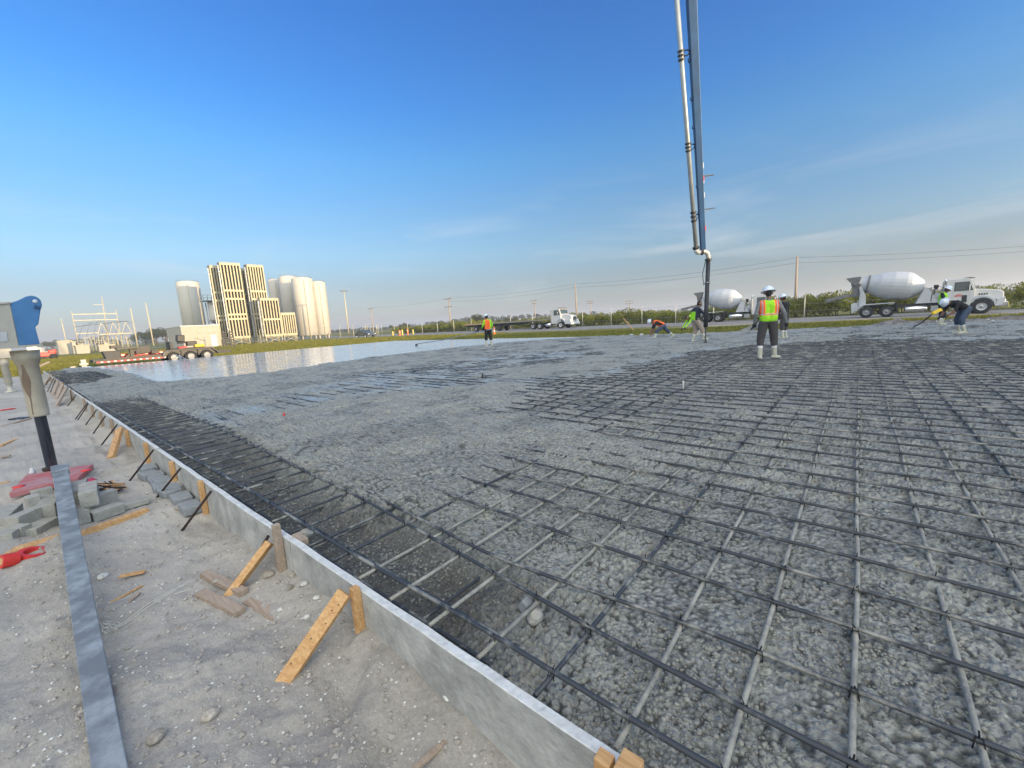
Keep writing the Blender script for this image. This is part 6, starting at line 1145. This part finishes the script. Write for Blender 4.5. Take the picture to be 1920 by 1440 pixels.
c = MB(); a_ = gp(95, 688, -.28); 
for i in range(14):
    q = Vector((-58+i*.35, 4.3+i*.32+random.uniform(-.1, .1), -.32)); c.beam(q, q+Vector((random.uniform(.5, 1.4), random.uniform(.4, 1.2), .12)), .12, .04)
tag(c.build('lumber_pile', mat('pale_lumber', (.60, .52, .36), .8, 0, .2, 2)), 'strip of pale scattered lumber lying on the lawn left of the trailer', 'lumber')
for px_, X_, h_, lb in ((158, -38.5, .75, 'short pale stub post on the grass at the slab corner'), (136, -39, .35, 'tiny pale stub post left of the taller stub')):
    y_ = onx(px_, 686, X_)[0]; c = MB(); c.box(X_-.1, X_+.1, y_-.12, y_+.12, -.4, -.35+h_); c.box(X_-.14, X_+.14, y_-.2, y_+.2, -.36+h_*.55, -.35+h_*.7); tag(c.build('stub_post', palep), lb, 'post')
# ------------------------------------------------------------------ trees and bushes
def leaf_mat(name, c1, c2):
    m = mat(name, c1, .75, 0, .2, .9, col2=c2, objrand=.18); p = m.node_tree.nodes['Principled BSDF']; p.inputs['Specular IOR Level'].default_value = .25
    tr2 = N(m.node_tree, 'ShaderNodeBsdfTranslucent'); ms = N(m.node_tree, 'ShaderNodeMixShader'); ms.inputs[0].default_value = .25; o_ = [n for n in m.node_tree.nodes if n.type == 'OUTPUT_MATERIAL'][0]
    src = p.inputs['Base Color'].links[0].from_socket; m.node_tree.links.new(src, tr2.inputs['Color']); m.node_tree.links.new(p.outputs[0], ms.inputs[1]); m.node_tree.links.new(tr2.outputs[0], ms.inputs[2]); m.node_tree.links.new(ms.outputs[0], o_.inputs['Surface']); return m
leafA = leaf_mat('bush_leaves', (.09, .12, .016), (.31, .29, .04)); leafB = leaf_mat('tree_leaves', (.035, .048, .014), (.10, .105, .03)); leafC = leaf_mat('far_leaves', (.045, .055, .035), (.085, .095, .055))
barkm = mat('bark', (.13, .10, .075), .9, 0, .3, 6)
def leaves(n, clumps, size, seed, squash=.75):
    rs = np.random.RandomState(seed); cl = np.array(clumps); w = cl[:, 3]**2; pick = rs.choice(len(cl), n, p=w/w.sum()); d = rs.randn(n, 3); d /= np.linalg.norm(d, axis=1)[:, None]
    rad = cl[pick, 3]*(1-.55*rs.rand(n)**2.0); cen = cl[pick, :3]+d*rad[:, None]*np.array([1, 1, squash]); cen[:, 2] = np.maximum(cen[:, 2], .05)
    u = rs.randn(n, 3); u /= np.linalg.norm(u, axis=1)[:, None]; v = np.cross(u, rs.randn(n, 3)); v /= np.linalg.norm(v, axis=1)[:, None]; s_ = size*(.5+rs.rand(n))[:, None]
    V = np.stack([cen-u*s_, cen-v*s_*.45, cen+u*s_, cen+v*s_*.45], 1).reshape(-1, 3); return V, np.arange(4*n).reshape(-1, 4)
def plant(name, label, cat, clumps, n, size, lm, seed, trunk=None, group=None):
    t = thing(name, label, cat, (0, 0, 0), 0, group); V, Fq = leaves(n, clumps, size, seed); npmesh('crown', V, Fq, lm, False, t)
    c = MB()
    if trunk:
        h, r = trunk; c.tube([(0, 0, -.2), (.05*h, .02*h, h*.5), (0, 0, h)], [r, r*.8, r*.55], 8)
        for k in random.sample(clumps, min(6, len(clumps))): c.tube([(0, 0, h*.75), (k[0]*.5, k[1]*.5, (h+k[2])*.5), k[:3]], [r*.45, r*.3, r*.12], 6)
        c.build('trunk', barkm, t)
    else:
        for k in clumps[:4]: c.tube([(k[0]*.2, k[1]*.2, -.1), (k[0]*.6, k[1]*.6, k[2]*.6), k[:3]], [.04, .03, .015], 5)
        c.build('stems', barkm, t)
    return t
protos = []
for s_ in range(4):
    rs = random.Random(s_); cl = [(rs.uniform(-1.9, 1.9), rs.uniform(-1.2, 1.2), rs.uniform(.35, 1.55), rs.uniform(.45, .85)) for _ in range(13)]
    protos.append(plant('bush', 'dense yellow green bush in the hedge behind the road fence', 'bush', cl, 2600, .085, leafA, s_, group='bushes of the hedge behind the road'))
x = -86; k = 0
first = [True]*4
while x < 75:
    for row in range(2):
        i = k % 4; yb = (62.8 if row == 0 else 66.5)+random.uniform(-.6, .6)-(4.5 if x > 12 else 0)-(max(0, (-40-x))*.03); s = random.uniform(.85, 1.2)*(1.0 if row == 0 else 1.12); xx = x+random.uniform(-.4, .4)+row*1.3
        hs = .80 + .45*float(fbm(np.array([xx*.09]), np.array([2.]), 3, 70)[0]) + (.42 if 5 > xx > -12 else 0) + (.25 if xx > 12 else 0)
        if first[i]: o = protos[i]; first[i] = False; o.location = (xx, yb, -.35); o.rotation_euler = (0, 0, random.uniform(0, 6))
        else: o = dup(protos[i], (xx, yb, -.35), random.uniform(0, 6))
        o.scale = (s, s, s*hs*1.12); k += 1
    x += 2.9
# trees beyond the hedge
tp = []
for s_ in range(3):
    rs = random.Random(40+s_); cl = []
    for _ in range(22):
        a = rs.uniform(0, 6.28); r = rs.uniform(0, 1)**.6; cl.append((2.6*r*math.cos(a), 2.6*r*math.sin(a), 3.2+2.0*(1-r*r)*rs.uniform(.2, 1)+rs.uniform(-.5, .5), rs.uniform(.6, 1.1)))
    tp.append(plant('broadleaf_tree', 'tree', 'tree', cl, 3800, .13, leafB, 60+s_, (3.4, .22)))
tree_defs = [(892, 586, 607, 140, 0, 1.25, 'large round headed tree left above the flatbed trailer'), (760, 604, 612, 200, 1, 1.0, 'dark tree in the line behind the bollards'), (752, 606, 612, 190, 2, .9, 'low dark tree left of the one behind the bollards'), (733, 608, 614, 210, 0, .9, 'low distant tree above the sedan'), (825, 600, 609, 230, 1, 1.1, 'distant tree behind the twin armed pole'),
    (935, 597, 606, 170, 2, 1.05, 'tree just right of the bull float person'), (950, 594, 606, 180, 1, 1.1, 'pale leaved tree above the middle of the flatbed'), (965, 593, 606, 170, 0, 1.15, 'broad tree above the middle of the flatbed, right of the pale one'), (985, 596, 604, 190, 1, .9, 'small tree left of the distant power pole'), (1020, 594, 603, 160, 2, .95, 'tree behind the flatbed truck exhaust'),
    (1070, 586, 604, 110, 0, .95, 'dark tree right behind the flatbed truck cab'), (1098, 586, 603, 105, 1, .95, 'dark tree right of the tall thin pole'), (1110, 592, 603, 120, 2, .8, 'smaller dark tree under the distant pole'), (1253, 578, 598, 82, 2, .62, 'round bushy tree rising from the hedge left of the mixer'), (1300, 586, 597, 90, 1, .6, 'low tree behind the left mixer chute'),
    (290, 612, 640, 190, 0, 1.25, 'dark tree behind the right tall substation pole'), (306, 612, 640, 185, 1, 1.2, 'dark tree left of the white plant building'), (268, 618, 642, 200, 2, 1.1, 'dark tree between the two tall substation poles'), (85, 638, 648, 230, 0, 1.1, 'far dark tree at the left behind the red machine'), (103, 636, 647, 240, 1, 1.0, 'far dark tree left of the control shed')]
used = set()
for px_, pt_, pb_, d_, i, s, lb in tree_defs:
    tp_ = at(px_, pt_, d_); loc = (tp_.x, tp_.y, -.6); sc = (tp_.z+.6)/6.0*1.0
    if i not in used: o = tp[i]; used.add(i); o.location = loc; o['label'] = lb
    else: o = dup(tp[i], loc, random.uniform(0, 6), lb)
    o.scale = (max(sc, .45)*s*1.05, max(sc, .45)*s*1.05, sc)
# far woods that read as one mass
cl = []; rs = random.Random(5)
for k in range(620):
    a = math.radians(rs.uniform(35, 178)); D = rs.uniform(330, 520); h = rs.uniform(1.2, 4.2)*(1+.6*math.sin(a*9)); cl.append((D*math.cos(a), D*math.sin(a), h, rs.uniform(2.0, 3.4)))
V, Fq = leaves(42000, cl, .75, 3, .7); o = npmesh('far_woods', V+np.array([0, 0, -.8]), Fq, leafC); tag(o, kind='stuff')
# trees added off to the right, outside the picture, to keep the pour in shade
wt = []
for s_ in range(2):
    rs = random.Random(90+s_); cl = [(rs.uniform(-2.2, 2.2), rs.uniform(-2.6, 2.6), rs.uniform(.5, 6.3), rs.uniform(.9, 1.3)) for _ in range(46)]
    wt.append(plant('added_shade_tree', 'dense dark evergreen added unseen beyond the right end of the slab to shade it', 'tree', cl, 7500, .28, leafB, 100+s_, (4.5, .2), 'evergreens added to shade the slab'))
y = -30; k = 0
while y < 38.5:
    for row in (0, 1):
        loc = (31+row*3.6+random.uniform(-.5, .5), y+row*1.6, -.5)
        if k < 2: wt[k].location = loc
        else: dup(wt[k % 2], loc, random.uniform(0, 6))
        k += 1
    y += 3.1
# grass tufts on the verge and lawn
def tufts(n, gen, hgt, seed, mm):
    rs = np.random.RandomState(seed); P = gen(rs, n); g_ = ground_h2(P[:, 0][None], P[:, 1][None]); z = g_[0][0]; ok = g_[1][0] > .35; P = P[ok]; z = z[ok]; n = len(P); a = rs.rand(n)*6.28; h = hgt*(.5+rs.rand(n)); w = .03+.04*rs.rand(n); lx = (rs.rand(n)-.5)*h; ly = (rs.rand(n)-.5)*h
    V = np.stack([np.stack([P[:, 0]-np.cos(a)*w, P[:, 1]-np.sin(a)*w, z-.02], 1), np.stack([P[:, 0]+np.cos(a)*w, P[:, 1]+np.sin(a)*w, z-.02], 1), np.stack([P[:, 0]+lx, P[:, 1]+ly, z+h], 1)], 1).reshape(-1, 3)
    return npmesh('grass', V, np.arange(3*n).reshape(-1, 3), mm)
gm = leaf_mat('grass_blades', (.10, .12, .018), (.27, .24, .05))
def verge(rs, n): x = rs.uniform(-45, 20, n); return np.stack([x, far_y(np.clip(x, -33, 14))+1.5+rs.rand(n)*14], 1)
def lawn(rs, n): x = -38.5-62*rs.rand(n)**1.3; return np.stack([x, rs.uniform(-3, 45, n)], 1)
tag(tufts(60000, verge, .13, 1, gm), kind='stuff'); tag(tufts(70000, lawn, .14, 2, gm), kind='stuff')
# pale debris along the far edge of the pour
c = MB()
for k in range(170):
    x = random.uniform(-33, 9); w = math.exp(-((x+12)/7)**2); 
    if random.random() > .35+.6*w: continue
    y = float(far_y(np.array(x)))+random.uniform(.1, .9); z = gz(x, y); a = random.uniform(0, 3.1); s_ = random.uniform(.03, .10)*(1+w); c.obox((x, y, z+s_*.5), (s_*random.uniform(1, 2.6), s_, s_*random.uniform(.5, 2.2)), Matrix.Rotation(a, 3, 'Z') @ Matrix.Rotation(random.uniform(-.6, .6), 3, 'X'))
o = c.build('rubble', palestone); tag(o, kind='stuff')

# ------------------------------------------------------------------ thin hazy air over the whole place
hz = MB(); hz.box(-2400, 2400, -2400, 2500, -3.0, 34); ho = hz.build('haze', []); tag(ho, kind='stuff')
hm = bpy.data.materials.new('haze_air'); hm.use_nodes = True; ht = hm.node_tree; ht.nodes.clear(); oo = N(ht, 'ShaderNodeOutputMaterial'); pv = N(ht, 'ShaderNodeVolumePrincipled'); pv.inputs['Color'].default_value = (.86, .90, .96, 1); pv.inputs['Density'].default_value = .0008; pv.inputs['Anisotropy'].default_value = .2
ht.links.new(pv.outputs[0], oo.inputs['Volume']); ho.data.materials.append(hm)
